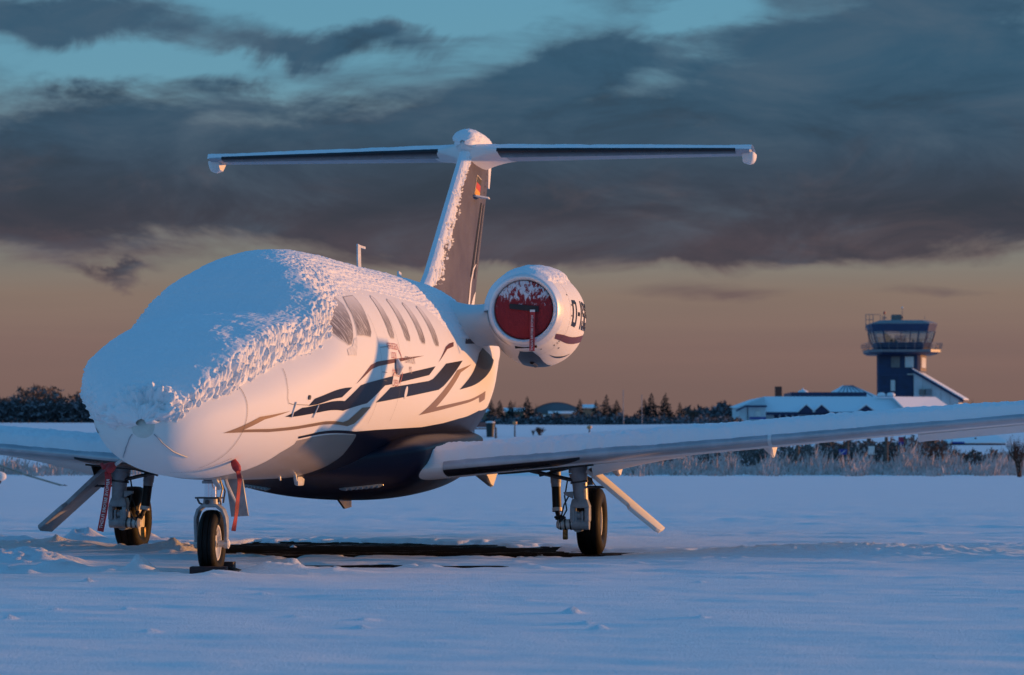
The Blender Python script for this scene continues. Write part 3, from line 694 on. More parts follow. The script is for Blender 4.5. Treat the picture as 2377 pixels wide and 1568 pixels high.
MB().prism([(.03, 1.42, .72), (.06, 1.44, .71), (.075, 1.60, .60), (.06, 1.60, .59)], (.012, 0, 0)).build('door_link', M['gearw'], nose_gear)

def main_gear(sg):
    x0 = 1.955
    def X(p): return (p[0] * sg, p[1], p[2])
    g = MB(); g.tube([X((x0 - .02, 5.85, .90)), X((x0 - .015, 5.85, .68))], .078, 22); g.tube([X((x0 - .015, 5.85, .685)), X((x0 + .0, 5.85, .60))], [.078, .064], 22); g.tube([X((x0, 5.85, .60)), X((x0 + .012, 5.85, .45))], [.064, .058], 22)
    root = g.build('main_gear', M['gear'], jet)
    MB().tube([X((x0 - .006, 5.85, .615)), X((x0 - .004, 5.85, .600))], .074, 22).build('strut_clamp', M['steel'], root)
    # yoke at the foot of the strut
    y = MB()
    y.prism([X((x0 - .075, 5.80, .41)), X((x0 - .058, 5.80, .47)), X((x0 + .062, 5.80, .47)), X((x0 + .085, 5.80, .41)), X((x0 + .085, 5.80, .395)), X((x0 - .075, 5.80, .395))], (0, .11, 0))
    for a in (-.075, .045): y.prism([X((x0 + a, 5.79, .40)), X((x0 + a + .04, 5.79, .40)), X((x0 + a + .04, 5.79, .29)), X((x0 + a + .028, 5.79, .275)), X((x0 + a, 5.79, .285))], (0, .12, 0))
    y.build('yoke', M['gear'], root, ang=40, bevel=.008)
    MB().tube([X((x0 - .07, 5.845, .335)), X((x0 + .08, 5.845, .335))], .03, 16).build('pivot', M['gear'], root)
    for a in (-.035, .018): MB().prism([X((x0 + a, 5.80, .37)), X((x0 + a + .016, 5.80, .37)), X((x0 + a + .016, 5.80, .26)), X((x0 + a, 5.80, .26))], (0, .09, 0)).build('link_plate', M['gear'], root, bevel=.003)
    ln = MB(); ln.tube([X((x0 + .08, 5.84, .262)), X((x0 - .06, 5.84, .262))], .046, 20); ln.build('trailing_link', M['gear'], root)
    ln = MB(); ln.tube([X((x0 - .055, 5.84, .262)), X((x0 - .17, 5.83, .260))], .042, 20); ln.tube([X((x0 - .17, 5.83, .26)), X((x0 - .19, 5.83, .26))], [.042, .026], 20)
    ln.build('link_tube', M['gearw'], root)
    for a in (.066, .11, .15): MB().tube([X((x0 - a, 5.836, .262)), X((x0 - a - .012, 5.836, .261))], .047, 20).build('link_clamp', M['steel'], root)
    MB().tube([X((x0 - .02, 5.86, .24)), X((x0 - .02, 6.1, .24)), X((x0 - .0, 6.30, .27))], [.045, .04, .045], 12).build('swing_arm', M['gear'], root)
    # shock absorber with its black sleeve
    sh = MB(); sh.tube([X((x0 - .225, 5.98, .72)), X((x0 - .215, 5.96, .60))], .045, 18); sh.tube([X((x0 - .215, 5.96, .605)), X((x0 - .213, 5.955, .565))], .041, 18)
    shk = sh.build('shock_absorber', M['gear'], root)
    MB().tube([X((x0 - .213, 5.955, .57)), X((x0 - .20, 5.92, .39))], .038, 18).build('sleeve', M['black'], shk)
    MB().tube([X((x0 - .20, 5.92, .395)), X((x0 - .198, 5.915, .365))], .041, 18).build('sleeve_ring', M['gearw'], shk)
    MB().tube([X((x0 - .198, 5.91, .37)), X((x0 - .17, 5.86, .29))], .02, 10).build('rod_end', M['steel'], shk)
    # side lug, drag brace, brake lines
    MB().prism([X((x0 - .05, 5.80, .53)), X((x0 - .05, 5.80, .47)), X((x0 - .125, 5.80, .505)), X((x0 - .13, 5.80, .525))], (0, .03, 0)).build('lug', M['gear'], root, bevel=.004)
    MB().tube([X((1.55, 5.80, .70)), X((x0 - .02, 5.82, .615))], .016, 8).build('brace', M['steel'], root)
    MB().tube([X((1.62, 5.84, .66)), X((x0 - .06, 5.84, .73))], .012, 8).build('brace', M['steel'], root)
    MB().prism([X((x0 + .05, 5.87, .66)), X((x0 + .05, 5.87, .58)), X((x0 + .11, 5.87, .585)), X((x0 + .09, 5.87, .64))], (0, .05, 0)).build('actuator', M['steel'], root, bevel=.006)
    for pts in ([(x0 - .09, 5.86, .50), (x0 - .13, 5.84, .42), (x0 - .16, 5.85, .30)], [(x0 - .12, 5.80, .50), (x0 - .10, 5.79, .38), (x0 - .15, 5.78, .285)], [(x0 - .10, 5.83, .62), (x0 - .12, 5.83, .5)]): MB().tube([X(p) for p in pts], .0065, 6).build('brake_hose', M['black'], root)
    for q in range(7):
        p = (x0 - .13 - random.random() * .07, 5.80 + random.random() * .06, .285 + random.random() * .05); MB().tube([X(p), X((p[0] + random.uniform(-.03, .03), p[1] + .02, p[2] + random.uniform(.0, .03)))], .011, 8).build('fitting', M['steel'], root)
    cl = MB(); cl.box(min((x0 - .17) * sg, (x0 - .13) * sg), max((x0 - .17) * sg, (x0 - .13) * sg), 6.02, 6.06, .13, .22); cl.build('brake_caliper', plain('bronze_caliper', (.35, .24, .10), .4, .7, .3, 40.), root, bevel=.008)
    wheel(X((1.985, 6.33, .278)), .280, .205, .145, root, sg)
    # leg door, swung outboard
    if sg < 0: door = ((2.045, 5.70, .745), (2.62, 5.70, .215), (2.62, 6.0, .200), (2.045, 6.03, .712))
    dA, dB, dC, dD = (2.045, 5.70, .715), (2.64, 5.70, .222), (2.655, 5.88, .236), (2.065, 5.90, .735)
    if sg < 0: dA, dB, dC, dD = door
    n = (Vector(dB) - Vector(dA)).cross(Vector(dD) - Vector(dA)).normalized() * .035
    if n.z > 0: n = -n
    dr = MB(); poly = [dA, (2.38, 5.70, .437), (2.40, 5.64, .412), (2.61, 5.66, .240), dB, dC, dD]
    pv = [Vector(X(p)) for p in poly]; dr.prism(pv, Vector((n.x * sg, n.y, n.z))); dr.build('gear_door', M['white'] if sg > 0 else M['gear'], root, bevel=.004)  # starboard door in darker grey, its unlit face put into the colour
    MB().tube([X((x0 + .06, 5.85, .57)), X((2.19, 5.86, .565))], .010, 8).build('door_rod', M['steel'], root)
    MB().tube([X((2.06, 5.84, .72)), X((2.055, 5.84, .62)), X((2.10, 5.85, .555)), X((2.15, 5.86, .57)), X((2.17, 5.86, .60))], .0045, 6).build('wire', M['black'], root)
    return root
gear_p = main_gear(1); gear_s = main_gear(-1)

# ------------------------------------------------------------------ engines
NX, NZ = 1.275, 2.085
NAC = [(7.10,.285),(7.105,.298),(7.13,.310),(7.20,.326),(7.35,.350),(7.55,.377),(7.8,.402),(8.1,.420),(8.5,.412),(8.9,.37),(9.2,.32),(9.35,.285)]
NA = np.array(NAC); n_r = pchip(NA[:, 0], NA[:, 1])
def nacf(sg):
    def f(s, th, off=0.):
        s = np.asarray(s, float); th = np.asarray(th, float); r_ = n_r(s) + off
        low = 1 + .11 * smooth((s - 7.25) / .6)
        return np.stack([sg * (NX - .05 * (s - 7.1)) + r_ * np.cos(th), s + 0 * th, NZ + r_ * np.sin(th) * np.where(np.sin(th) < 0, low, 1.)], -1)
    return f
def engine(sg):
    f = nacf(sg); A_, B_ = np.meshgrid(np.concatenate([np.linspace(7.24, 9.35, 60)]), np.radians(np.linspace(0, 360, 96, endpoint=False)), indexing='ij')
    nac = grid_obj('engine_nacelle', f(A_, B_), M['white'], jet, closed_j=True)
    lp = [(7.242, n_r(7.242) + .0015)] + [(q, n_r(q) + .0015) for q in (7.22, 7.18, 7.15, 7.13, 7.112, 7.104)] + [(7.10, .285), (7.102, .274), (7.115, .264), (7.15, .257), (7.25, .252), (7.4, .25)]
    MB().lathe((sg * NX, 0, NZ), (0, 1, 0), lp, 96).build('inlet_lip', M['satin'], nac, ang=60)
    MB().lathe((sg * (NX - .112), 0, NZ), (0, 1, 0), [(9.34, .286), (9.345, .27), (9.0, .25), (9.0, .001)], 48).build('exhaust', M['steel'], nac)
    ribbon_on('panel_seam', [(7.52, a) for a in range(-90, 91, 15)], .004, M['seam'], nac, f, .003)
    decal('stripe', [(7.26, -37), (7.5, -32), (8.1, -25), (8.9, -19), (8.9, -28), (8.1, -34), (7.5, -41), (7.33, -44)] if sg > 0 else [(7.26, 217), (7.5, 212), (8.1, 205), (8.9, 199), (8.9, 208), (8.1, 214), (7.5, 221), (7.33, 224)], M['burg'], nac, f)
    if sg > 0:
        decal('stripe', [(7.62, -64), (8.0, -54), (8.4, -47), (8.2, -53), (7.9, -60)], M['navy'], nac, f)
        decal('shade_strip', [(7.36, -100), (7.36, -82), (7.6, -76), (8.3, -74), (8.8, -90), (8.3, -104), (7.6, -106)], M['navy'], nac, f, off=.002)  # navy strip puts the shade under the nacelle into colour
        for q in range(4): decal('drain_slot', [(7.47, -36 - q * 3.2), (7.50, -35.2 - q * 3.2), (7.50, -36.4 - q * 3.2), (7.47, -37.4 - q * 3.2)], M['black'], nac, f)
        for s_, a in ((7.55, 8), (7.55, -6), (7.60, -9), (7.48, 22), (7.46, -52), (7.62, -50), (7.35, -70)): decal('latch', [(s_, a), (s_ + .03, a), (s_ + .03, a + 2.2), (s_, a + 2.2)], M['seam'], nac, f)
        # chin inlet under the lip
    MB().lathe((sg * NX + .0, 7.17, NZ - .365), (0, 1, 0), [(0, .001), (0, .03)], 4)
    ch = MB(); ch.tube([(sg * NX - .085, 7.19, NZ - .318), (sg * NX + .105, 7.19, NZ - .312)], .016, 12); ch.build('oil_cooler_slot', M['black'], nac)
    mbk = MB(); mbk.tube([(sg * NX - .03, 7.75, NZ - .43), (sg * NX - .03, 7.95, NZ - .455)], .025, 10); mbk.build('drain_mast', M['black'], nac)
    # registration in condensed block capitals
    def glyph(rects, c, wd):
        for (x0, x1, y0, y1) in rects:
            q = [(c + x0 * wd, -17 + y0 * 33), (c + x1 * wd, -17 + y0 * 33), (c + x1 * wd, -17 + y1 * 33), (c + x0 * wd, -17 + y1 * 33)]
            if sg < 0: q = [(2 * 8.02 - a, 180 - b) for a, b in q]
            decal('registration_lettering', q, M['navy'], nac, f, .05, 3., .0035)
    GD = [(0, .26, 0, 1), (.26, .85, .84, 1), (.26, .85, 0, .16), (.74, 1, .06, .94)]; GI = [(0, 1, 0, 1)]; GH = [(0, 1, .42, .56)]
    GS = [(0, .28, .52, .94), (.12, .9, .86, 1), (.72, 1, .68, .94), (.1, .9, .45, .58), (.72, 1, .06, .5), (.1, .9, 0, .14), (0, .28, .06, .3)]
    for g_, c, wd in ((GD, 7.60, .19), (GH, 7.84, .10), (GI, 7.99, .05), (GS, 8.09, .19), (GI, 8.33, .05), (GS, 8.43, .19)): glyph(g_, c, wd)
    # pylon
    rows = []
    for t in np.linspace(0, 1, 14):
        x = .40 + (NX - .36 - .40) * t + .03; zc = 2.02 + .05 * t; c = 2.0 + .5 * (1 - t) ** 2; s0 = 7.38 - .28 * (1 - t) ** 2 + .02 * t; th_ = .10 + .12 * (1 - t) ** 2.4 + .05 * t ** 4
        up = np.stack([np.full_like(FT, x), s0 + c * FT, zc + th_ * FY / .5 * 1.0 + 0 * FT], -1)[::-1]; lo = np.stack([np.full_like(FT, x), s0 + c * FT, zc - (th_ * 1.0 + .13) * FY / .5 + 0 * FT], -1)[1:]
        rows.append(np.concatenate([up, lo]))
    grid_obj('engine_pylon', mirror(np.array(rows), sg), M['white'], jet, closed_j=True)
    return nac
nac_p = engine(1); nac_s = engine(-1)

# ------------------------------------------------------------------ tail
def fin_le(z): return 9.15 + (z - 2.45) * 1.365 + .0
def fin_te(z): return 11.62 + (z - 2.28) * .60
rows = []
for z in np.linspace(2.05, 3.97, 40):
    l = fin_le(z) - .55 * max(0, (2.62 - z) / .57) ** 2; e = fin_te(z); c = e - l; th_ = (.155 - .05 * (z - 2.05) / 1.9)
    w_ = th_ * .62
    rows.append(np.concatenate([np.stack([w_ * FY / .5 + 0 * FT, l + c * FT, np.full_like(FT, z)], -1)[::-1], np.stack([-w_ * FY / .5 + 0 * FT, l + c * FT, np.full_like(FT, z)], -1)[1:]]))
fin = grid_obj('fin', np.array(rows), M['navyfin'], jet, closed_j=True, caps=True)
def fin_surf(s, zz, off=0.):
    s = np.asarray(s, float); z = np.asarray(zz, float) * 57.2958
    l = fin_le(z); e = fin_te(z); c = e - l; t = np.clip((s - l) / c, 1e-4, 1); w_ = (.155 - .05 * (z - 2.05) / 1.9) * .62
    y = 5 * (.2969 * np.sqrt(t) - .126 * t - .3516 * t ** 2 + .2843 * t ** 3 - .1036 * t ** 4)
    return np.stack([w_ * y / .5 + off, s, z], -1)
def fz(z, t): return fin_le(z) + (fin_te(z) - fin_le(z)) * t
F3 = lambda L: [(fz(z, t), z) for z, t in L]
# German flag as three bands with a pale rim
fl = [(3.66, .36), (3.66, .60), (3.44, .63), (3.44, .39)]
decal('flag_rim', F3([(3.675, .40), (3.655, .60), (3.445, .645), (3.465, .42)]), M['lettering'], fin, fin_surf, .1, 9., .003)
for i, colr in enumerate(((.02, .016, .016), (.55, .03, .03), (.80, .36, .02))):
    f0, f1 = i / 3, (i + 1) / 3
    z0, z1 = 3.668 - .205 * f0, 3.668 - .205 * f1
    decal('flag_band', F3([(z0 - .002, .412 + .02 * f0), (z0 - .022, .592 + .045 * f0), (z1 - .022, .592 + .045 * f1), (z1 - .002, .412 + .02 * f1)]), plain('flag_colour', colr, .5), fin, fin_surf, .1, 9., .006)
decal('stripe', F3([(2.32, .80), (2.55, .77), (2.72, .80), (2.78, .88), (2.76, .88), (2.70, .83), (2.56, .81), (2.32, .85)]), M['white'], fin, fin_surf, .1, 6., .004)
decal('stripe', F3([(2.32, .88), (2.45, .94), (2.50, .995), (2.30, .995)]), M['white'], fin, fin_surf, .1, 6., .004)
ribbon_f = [(3.86, .72), (3.2, .70), (2.5, .72)]
for t, wd, mt in ((.735, .05, 'seam'), (.80, .018, 'tan'), (.86, .03, 'seam'), (.93, .014, 'tan')):
    decal('rudder_rib', F3([(3.42, t), (3.42, t + wd), (2.62, t + wd + .01), (2.62, t + .01)]), M['navy'] if mt == 'seam' else M['silver'], fin, fin_surf, .1, 9., .003)
for q in range(5): 
    z = 3.84 - q * .07; decal('rudder_slot', F3([(z, .86 - q * .008), (z - .02, .89 - q * .008), (z - .025, .86 - q * .008)]), M['black'], fin, fin_surf, .1, 9., .004)
for sg in (1, -1):
    MB().prism([(.05 * sg, 11.25, 3.44), (.05 * sg, 11.62, 3.445), (.19 * sg, 11.52, 3.425), (.21 * sg, 11.32, 3.42), (.10 * sg, 11.22, 3.435)], (0, 0, .014)).build('vortex_fin', M['white'], fin)
# T-tail
def st_le(x): return 11.22 + .175 * x
def st_ch(x): return 1.12 - .20 * x
def st_z(x): return 3.90 + .004 * x
def stab_pt(x, t, up, off=0.):
    x = np.asarray(x, float); t = np.asarray(t, float); c = st_ch(x)
    y = 5 * .105 * (.2969 * np.sqrt(np.maximum(t, 0)) - .126 * t - .3516 * t ** 2 + .2843 * t ** 3 - .1036 * t ** 4)
    return np.stack([x + 0 * t, st_le(x) + c * t, st_z(x) + c * np.where(up > 0, 1., -1.) * y + np.where(up > 0, off, -off) - .012 * t], -1)
XS = np.linspace(0, 2.82, 40)
half = np.array([np.concatenate([stab_pt(np.full_like(FT, x), FT, 1)[::-1], stab_pt(np.full_like(FT, x), FT, -1)[1:]]) for x in XS])
full = np.concatenate([mirror(half[::-1], -1), half[1:]])
M['stabshade'] = frosted_paint('tailplane_shade_grey', (.36, .39, .44), .5, .15, 200., coat=0.)  # white tailplane greyed: the shade on its underside is put into the colour
tailplane = grid_obj('tailplane', full, M['stabshade'], jet, closed_j=True, caps=True)
for sg in (1, -1):
    tt = np.concatenate([(np.linspace(1, 0, 8)) ** 2 * .03, (np.linspace(0, 1, 14)[1:]) ** 2 * .17]); uu = np.array([1] * 8 + [-1] * 13)
    grid_obj('boot_and_reflection_strip', mirror(np.array([stab_pt(np.full_like(tt, x), tt, uu, .004) + np.array([0, -.004, 0]) for x in np.linspace(.30, 2.68, 24)]), sg), M['boot_reflection'], tailplane)
    # elevator horn below the tip
    mb = MB()
    prof = [(11.80, 3.895), (11.82, 3.84), (11.86, 3.805), (11.98, 3.80), (12.08, 3.865), (12.10, 3.895)]
    V = []
    for x, sh in ((2.74, 0), (2.80, -.02), (2.84, -.01), (2.86, .02)): V += [(x * sg, s_ + (.02 if x > 2.85 else 0), z + sh * (1 if z < 3.85 else 0)) for s_, z in prof]
    n = len(prof); F = [(r_ * n + q, r_ * n + (q + 1) % n, (r_ + 1) * n + (q + 1) % n, (r_ + 1) * n + q) for r_ in range(3) for q in range(n)] + [tuple(range(n)), tuple(range(3 * n, 4 * n))[::-1]]
    mb.add(V, F).build('elevator_horn', M['white'], tailplane, ang=60)
    # root fillet
    rows = []
    for t in np.linspace(0, 1, 10):
        x = .03 + .34 * t; g = (1 - t) ** 2
        rows.append(np.concatenate([(stab_pt(np.full_like(FT, x), FT, 1) + np.array([0, -.10 * g, .05 * g + .002]))[::-1], (stab_pt(np.full_like(FT, x), FT, -1) + np.array([0, -.10 * g, -.09 * g - .002]))[1:]]))
    grid_obj('root_fillet', mirror(np.array(rows), sg), M['white'], tailplane, closed_j=True)
bl = MB().lathe((0, 0, 3.955), (0, 1, 0), [(11.02, .001), (11.05, .05), (11.15, .095), (11.4, .13), (11.9, .13), (12.3, .10), (12.75, .05), (12.95, .012), (12.96, .0005)], 28)
bullet = bl.build('tail_bullet', M['white'], jet, ang=60)
MB().prism([(-.012, 12.45, 3.95), (-.012, 12.62, 3.9), (-.012, 12.50, 3.62), (-.012, 12.42, 3.62)], (.024, 0, 0)).build('rudder_tab', M['white'], fin)

# ------------------------------------------------------------------ snow lying on the jet
def snow_part(name, P, label, mat=None):
    o = grid_obj(name, P, mat or M['snow_clump'], None); o.location = (*NOSE, 0); o.rotation_euler[2] = -YAW
    return tag(o, label, 'snow', kind='stuff')
EDGE = pchip([0, .053, .135, .323, .569, .913, 1.347, 2.0, 2.3, 2.6, 3.2, 4.5, 6.2, 6.6, 7.3, 9.2], [6, 11, 22.5, 26, 28, 32, 34, 32, 32, 40, 46, 50, 46, 30, 26, 40])
EDGS = pchip([0, .05, .3, .9, 1.5, 2.3, 3, 9.2], [186, 184, 186, 182, 174, 166, 152, 140])
TMAX = pchip([0, .1, .4, 1.0, 1.8, 2.4, 3.0, 3.6, 5, 7, 9.2], [.035, .075, .105, .135, .10, .12, .10, .085, .078, .08, .06])
s1 = np.concatenate([np.linspace(.003, .3, 50), np.linspace(.306, 3.2, 440), np.linspace(3.22, 9.1, 240)]); t1 = np.radians(np.linspace(-6, 200, 470))
SA, TA = np.meshgrid(s1, t1, indexing='ij'); deg = np.degrees(TA)
arc = TA * .8
P0 = fus(SA, TA)
def fbm3(P, k, seed, o, g=.55): x, y, z = P[..., 0] * k + 7, P[..., 1] * k, P[..., 2] * k; return (fbm(x, y, seed, o, g) + fbm(y + 3, z, seed + 9, o, g) + fbm(z, x + 5, seed + 19, o, g) - 1.5) * .6
nb = fbm3(P0, 6, 31, 4); nf = fbm3(P0, 74, 37, 1, .6); nc = fbm3(P0, 26, 41, 3)
nse = 1 + 2.5 * np.exp(-SA / .12)
edge_p = (deg - EDGE(SA)) + 3 + (nc * 6 + nf * 4.5) * nse; edge_s = (EDGS(SA) - deg) + (nc * 14 + nf * 8) * nse
em = np.minimum(edge_p, edge_s)
aftw = smooth((SA - 2.1) / 1.0); wid = 19. + 26. * aftw; shelf = 1 + .5 * smooth((88 - deg) / 48) * (1 - aftw) * smooth((SA - .05) / .5); gr = 1 - .85 * aftw
tk = TMAX(SA) * shelf * np.minimum(smooth(edge_p / wid) ** .9, smooth(edge_s / 34.) ** .8) * (1 + .25 * nb) - .012 * smooth(1 - em / 3.)
tk = tk + (nf * .004 + nc * .003) * smooth(em / 5.) + (nf * .0065 + nc * .0045) * gr * smooth(em / 3.) * (np.exp(-((em - 6) / 9.) ** 2) * 1.8) + (nf * .0035) * smooth(em / 5.) * smooth((70 - deg) / 30) * smooth((SA - 1.3) / .8) * (1 - .6 * aftw)
tk = np.where(em < -1.5, -.02, tk)
# heap of lumps over the radome cap
bmp = np.exp(-((SA - .06) / .06) ** 2) * np.exp(-((deg - 70) / 55.) ** 2); tk = tk + bmp * (.02 + .20 * nc + .06 * nf)
snow_part('snow_layer', fus(SA, TA, tk), 'thick snow blanket over the nose, cockpit and cabin roof of the jet')
# wing snow
for sg in (1, -1):
    X = np.linspace(.80, 7.2, 420); tq = np.concatenate([np.linspace(0.012, .09, 26), np.linspace(.1, .985, 34)])
    XA, TQ = np.meshgrid(X, tq, indexing='ij')
    n1 = fbm(XA * 2.2, TQ * 9 + 3, 51 + sg, 4, .55) - .5; n2 = fbm(XA * 24, TQ * 30, 57 + sg, 3, .6) - .5; n3 = fbm(XA * 60, TQ * 20, 58 + sg, 2, .6) - .5
    st = .017 + .020 * (fbm(XA * 5, XA * 0, 63 + sg, 4, .6) - .5) + .006 * n3
    rise = smooth((TQ - st) / .045) ** .6
    tk = .078 * rise * (1 + .55 * n1) + (.022 * n2 + .012 * n3) * rise - .012 * (TQ < st)
    tk = tk * smooth((1.0 - TQ) / .05 + .1) * np.where(XA < 1.0, smooth((XA - .78) / .06), 1)
    P = wing_pt(XA, TQ, np.ones_like(XA)); P[..., 2] += tk; P[..., 1] -= .02 * rise * np.exp(-TQ * 30)
    snow_part('snow_layer', mirror(P, sg), 'deep snow along the wing nearest the control tower' if sg > 0 else 'deep snow along the wing at the left edge of the view')
# tailplane, bullet, fin edge, nacelle
for sg in (1, -1):
    X = np.linspace(.10, 2.84, 220); tq = np.linspace(.004, .98, 40); XA, TQ = np.meshgrid(X, tq, indexing='ij')
    n2 = fbm(XA * 22, TQ * 18, 71 + sg, 3, .6) - .5
    tk = .030 * smooth((TQ - .006 + .012 * n2) / .05) ** .6 * (1 + .5 * (fbm(XA * 4, TQ * 4, 77, 3) - .5)) + .006 * n2 - .006 * (TQ < .012)
    P = stab_pt(XA, TQ, np.ones_like(XA)); P[..., 2] += tk
    snow_part('snow_layer', mirror(P, sg), 'snow strip on top of the tailplane half ' + ('towards the control tower' if sg > 0 else 'at the left of the fin'), M['snow'])
A_, B_ = np.meshgrid(np.linspace(11.03, 12.7, 60), np.radians(np.linspace(-20, 200, 70)), indexing='ij')
rb = pchip([11.02, 11.05, 11.15, 11.4, 11.9, 12.3, 12.75], [.001, .05, .095, .13, .13, .10, .05])(A_)
em = np.minimum(np.degrees(B_), 180 - np.degrees(B_)) + (fbm(A_ * 14, B_ * 6, 81, 3) - .5) * 40
tk = .055 * smooth((em + 10) / 60.) * np.exp(-np.maximum(A_ - 11.7, 0) ** 2 / .35) * smooth((A_ - 11.0) / .12) - .008 * smooth((A_ - 11.1) / .1) + .012 * (fbm(A_ * 26, B_ * 9, 83, 3) - .5)
snow_part('snow_layer', np.stack([np.maximum(rb + tk, .001) * np.cos(B_), A_ - .05 * np.maximum(tk, 0) - .012, 3.955 + np.maximum(rb + tk, .001) * np.sin(B_)], -1), 'cap of snow on the bullet at the top of the fin')
Zf = np.linspace(2.33, 3.94, 260); tf = np.concatenate([-np.linspace(1, 0, 24) ** 1.5 * .12, np.linspace(0, 1, 60)[1:] ** 1.5 * .36]); ZA, TF = np.meshgrid(Zf, tf, indexing='ij')
ta = np.abs(TF); l = fin_le(ZA) - .55 * np.maximum(0, (2.62 - ZA) / .57) ** 2; c = fin_te(ZA) - l; w_ = (.155 - .05 * (ZA - 2.05) / 1.9) * .62
yy = 5 * (.2969 * np.sqrt(ta) - .126 * ta - .3516 * ta ** 2 + .2843 * ta ** 3 - .1036 * ta ** 4) * w_ / .5
fr = .55 * fbm(ZA * 20 + TF * 60, TF * 34, 91, 3, .6) + .45 * fbm(ZA * 60 + TF * 90, TF * 70, 93, 2, .6); em = (.085 + .34 * (fr - .5) - TF) / .04
tk = .016 * smooth(em) * (.6 + .9 * fr) - .006 * (1 - smooth(em))
tk = np.where(TF < 0, .018 * smooth((TF + .11) / .05), tk)
P = np.stack([np.sign(TF + 1e-9) * (yy + tk * smooth(ta / .01)), l + c * ta - .03 * np.exp(-ta / .012), ZA - .01 * fr], -1)
snow_part('snow_layer', P, 'ragged strip of snow down the leading edge of the fin')
for sg in (1,):
    A_, B_ = np.meshgrid(np.linspace(7.115, 9.1, 150), np.radians(np.linspace(0, 180, 190)), indexing='ij'); f = nacf(sg); dg = np.degrees(B_)
    e0 = pchip([7.1, 7.2, 7.4, 7.8, 8.4, 9.2], [58, 40, 40, 42, 46, 60])(A_); n2 = fbm(A_ * 22, B_ * 11, 95, 4, .6) - .5; n1 = fbm(A_ * 7, B_ * 4, 97, 3) - .5
    em = np.minimum(dg - e0, 200 - dg) + n2 * 14 + n1 * 10
    fr = smooth((A_ - 7.13 - .05 * n1) / .14); tk = (.026 * smooth(em / 16.) * (1 + .5 * n1) + .008 * n2 * smooth(em / 6)) * fr - .008 * smooth(1 - em / 4.) - .006 * (1 - fr)
    snow_part('snow_layer', f(A_, B_, tk), 'thin snow on top of the engine nacelle')

# ------------------------------------------------------------------ covers, ribbons, chock
def on_jet(name, **kw): 
    return empty(name, (*NOSE, 0), -YAW, **kw)
def ribbon_strip(name, pts, wid, parent, mat, text=None, size=.05, face=(0, -1, 0), tdir=1, twist=None):
    """hanging fabric strip; lettering runs down it"""
    P = np.array(pts, float); n = 40; u = np.linspace(0, len(P) - 1, n)
    C = np.stack([np.interp(u, range(len(P)), P[:, q]) for q in range(3)], -1)
    for _ in range(4): C[1:-1] = (C[:-2] + 2 * C[1:-1] + C[2:]) / 4
    fc = Vector(face).normalized(); T = np.gradient(C, axis=0); B = np.cross(T, np.array(fc)); B /= np.linalg.norm(B, axis=-1, keepdims=True)
    if twist is not None:
        a = np.interp(np.linspace(0, 1, n), *twist)[:, None]; B = B * np.cos(a) + np.array(fc) * np.sin(a)
    F_ = np.cross(B, T); F_ /= np.linalg.norm(F_, axis=-1, keepdims=True)
    t_ = .0015
    G = np.stack([C - B * wid / 2 + F_ * t_, C + B * wid / 2 + F_ * t_, C + B * wid / 2 - F_ * t_, C - B * wid / 2 - F_ * t_], 1)
    o = grid_obj(name, G, mat, parent, closed_j=True, caps=True, smooth=False)
    if text:
        V, F = text_geo(text, size, 0.); L = np.concatenate([[0], np.cumsum(np.linalg.norm(np.diff(C, axis=0), axis=1))])
        q = L[-1] * .54 + V[:, 0]; cx = np.stack([np.interp(q, L, C[:, i]) for i in range(3)], -1); bx = np.stack([np.interp(q, L, B[:, i]) for i in range(3)], -1)
        fcn = np.array(fc)
        obj('ribbon_lettering', cx + bx * V[:, 1:2] * tdir + fcn * .004, F, M['lettering'], o)
    return o
def pitot_cover(sg, label):
    root = on_jet('pitot_cover', label=label, cat='cover')
    b = np.array([.372, .84, .80]) if sg > 0 else np.array([-.45, .86, .765])
    d = np.array([.03, -.02, -.05]) if sg > 0 else np.array([-.03, -.02, -.03])
    p = [Vector(b + d * q) for q in (0, .5, 1, 1.5)]
    MB().tube(p, [.018, .027, .030, .02], 10).build('sheath', M['redr'], root)
    if sg < 0:
        MB().tube([Vector(b), Vector(b) + Vector((-.03, 0, .0)), Vector(b) + Vector((-.075, -.01, -.012)), Vector(b) + Vector((-.09, -.01, .012))], [.018, .022, .02, .01], 8).build('loop', M['redr'], root)
    e = b + d * 1.4
    if sg > 0: ribbon_strip('ribbon', [e, e + (.012, 0, -.06), e + (.0, .0, -.18), e + (-.012, 0, -.30), e + (-.03, 0, -.40)], .032, root, M['redr'], twist=([0, .15, .3, .5, .62, .78, 1], [1.2, .3, 1.0, 1.1, .9, 1.15, .6]))
    else: ribbon_strip('ribbon', [e, e + (.01, 0, -.05), e + (0, 0, -.14), e + (-.02, 0, -.27), e + (-.045, 0, -.40)], .044, root, M['redr'], 'REMOVE BEFORE FLIGHT', .030, tdir=1, twist=([0, .12, .25, 1], [1., .5, .0, .1]))
    return root
pitot_cover(1, 'red pitot cover with twisted ribbon behind the nose wheel')
pitot_cover(-1, 'red lettered ribbon on the pitot cover at the left of the nose')
for sg, b in ((1, (.372, .84, .80)), (-1, (-.45, .86, .765))):
    MB().tube([Vector(b) + Vector((-.03 * sg, .05, .03)), Vector(b) + Vector((.005 * sg, 0, -.005))], .012, 8).build('pitot_tube', M['gearw'], jet)
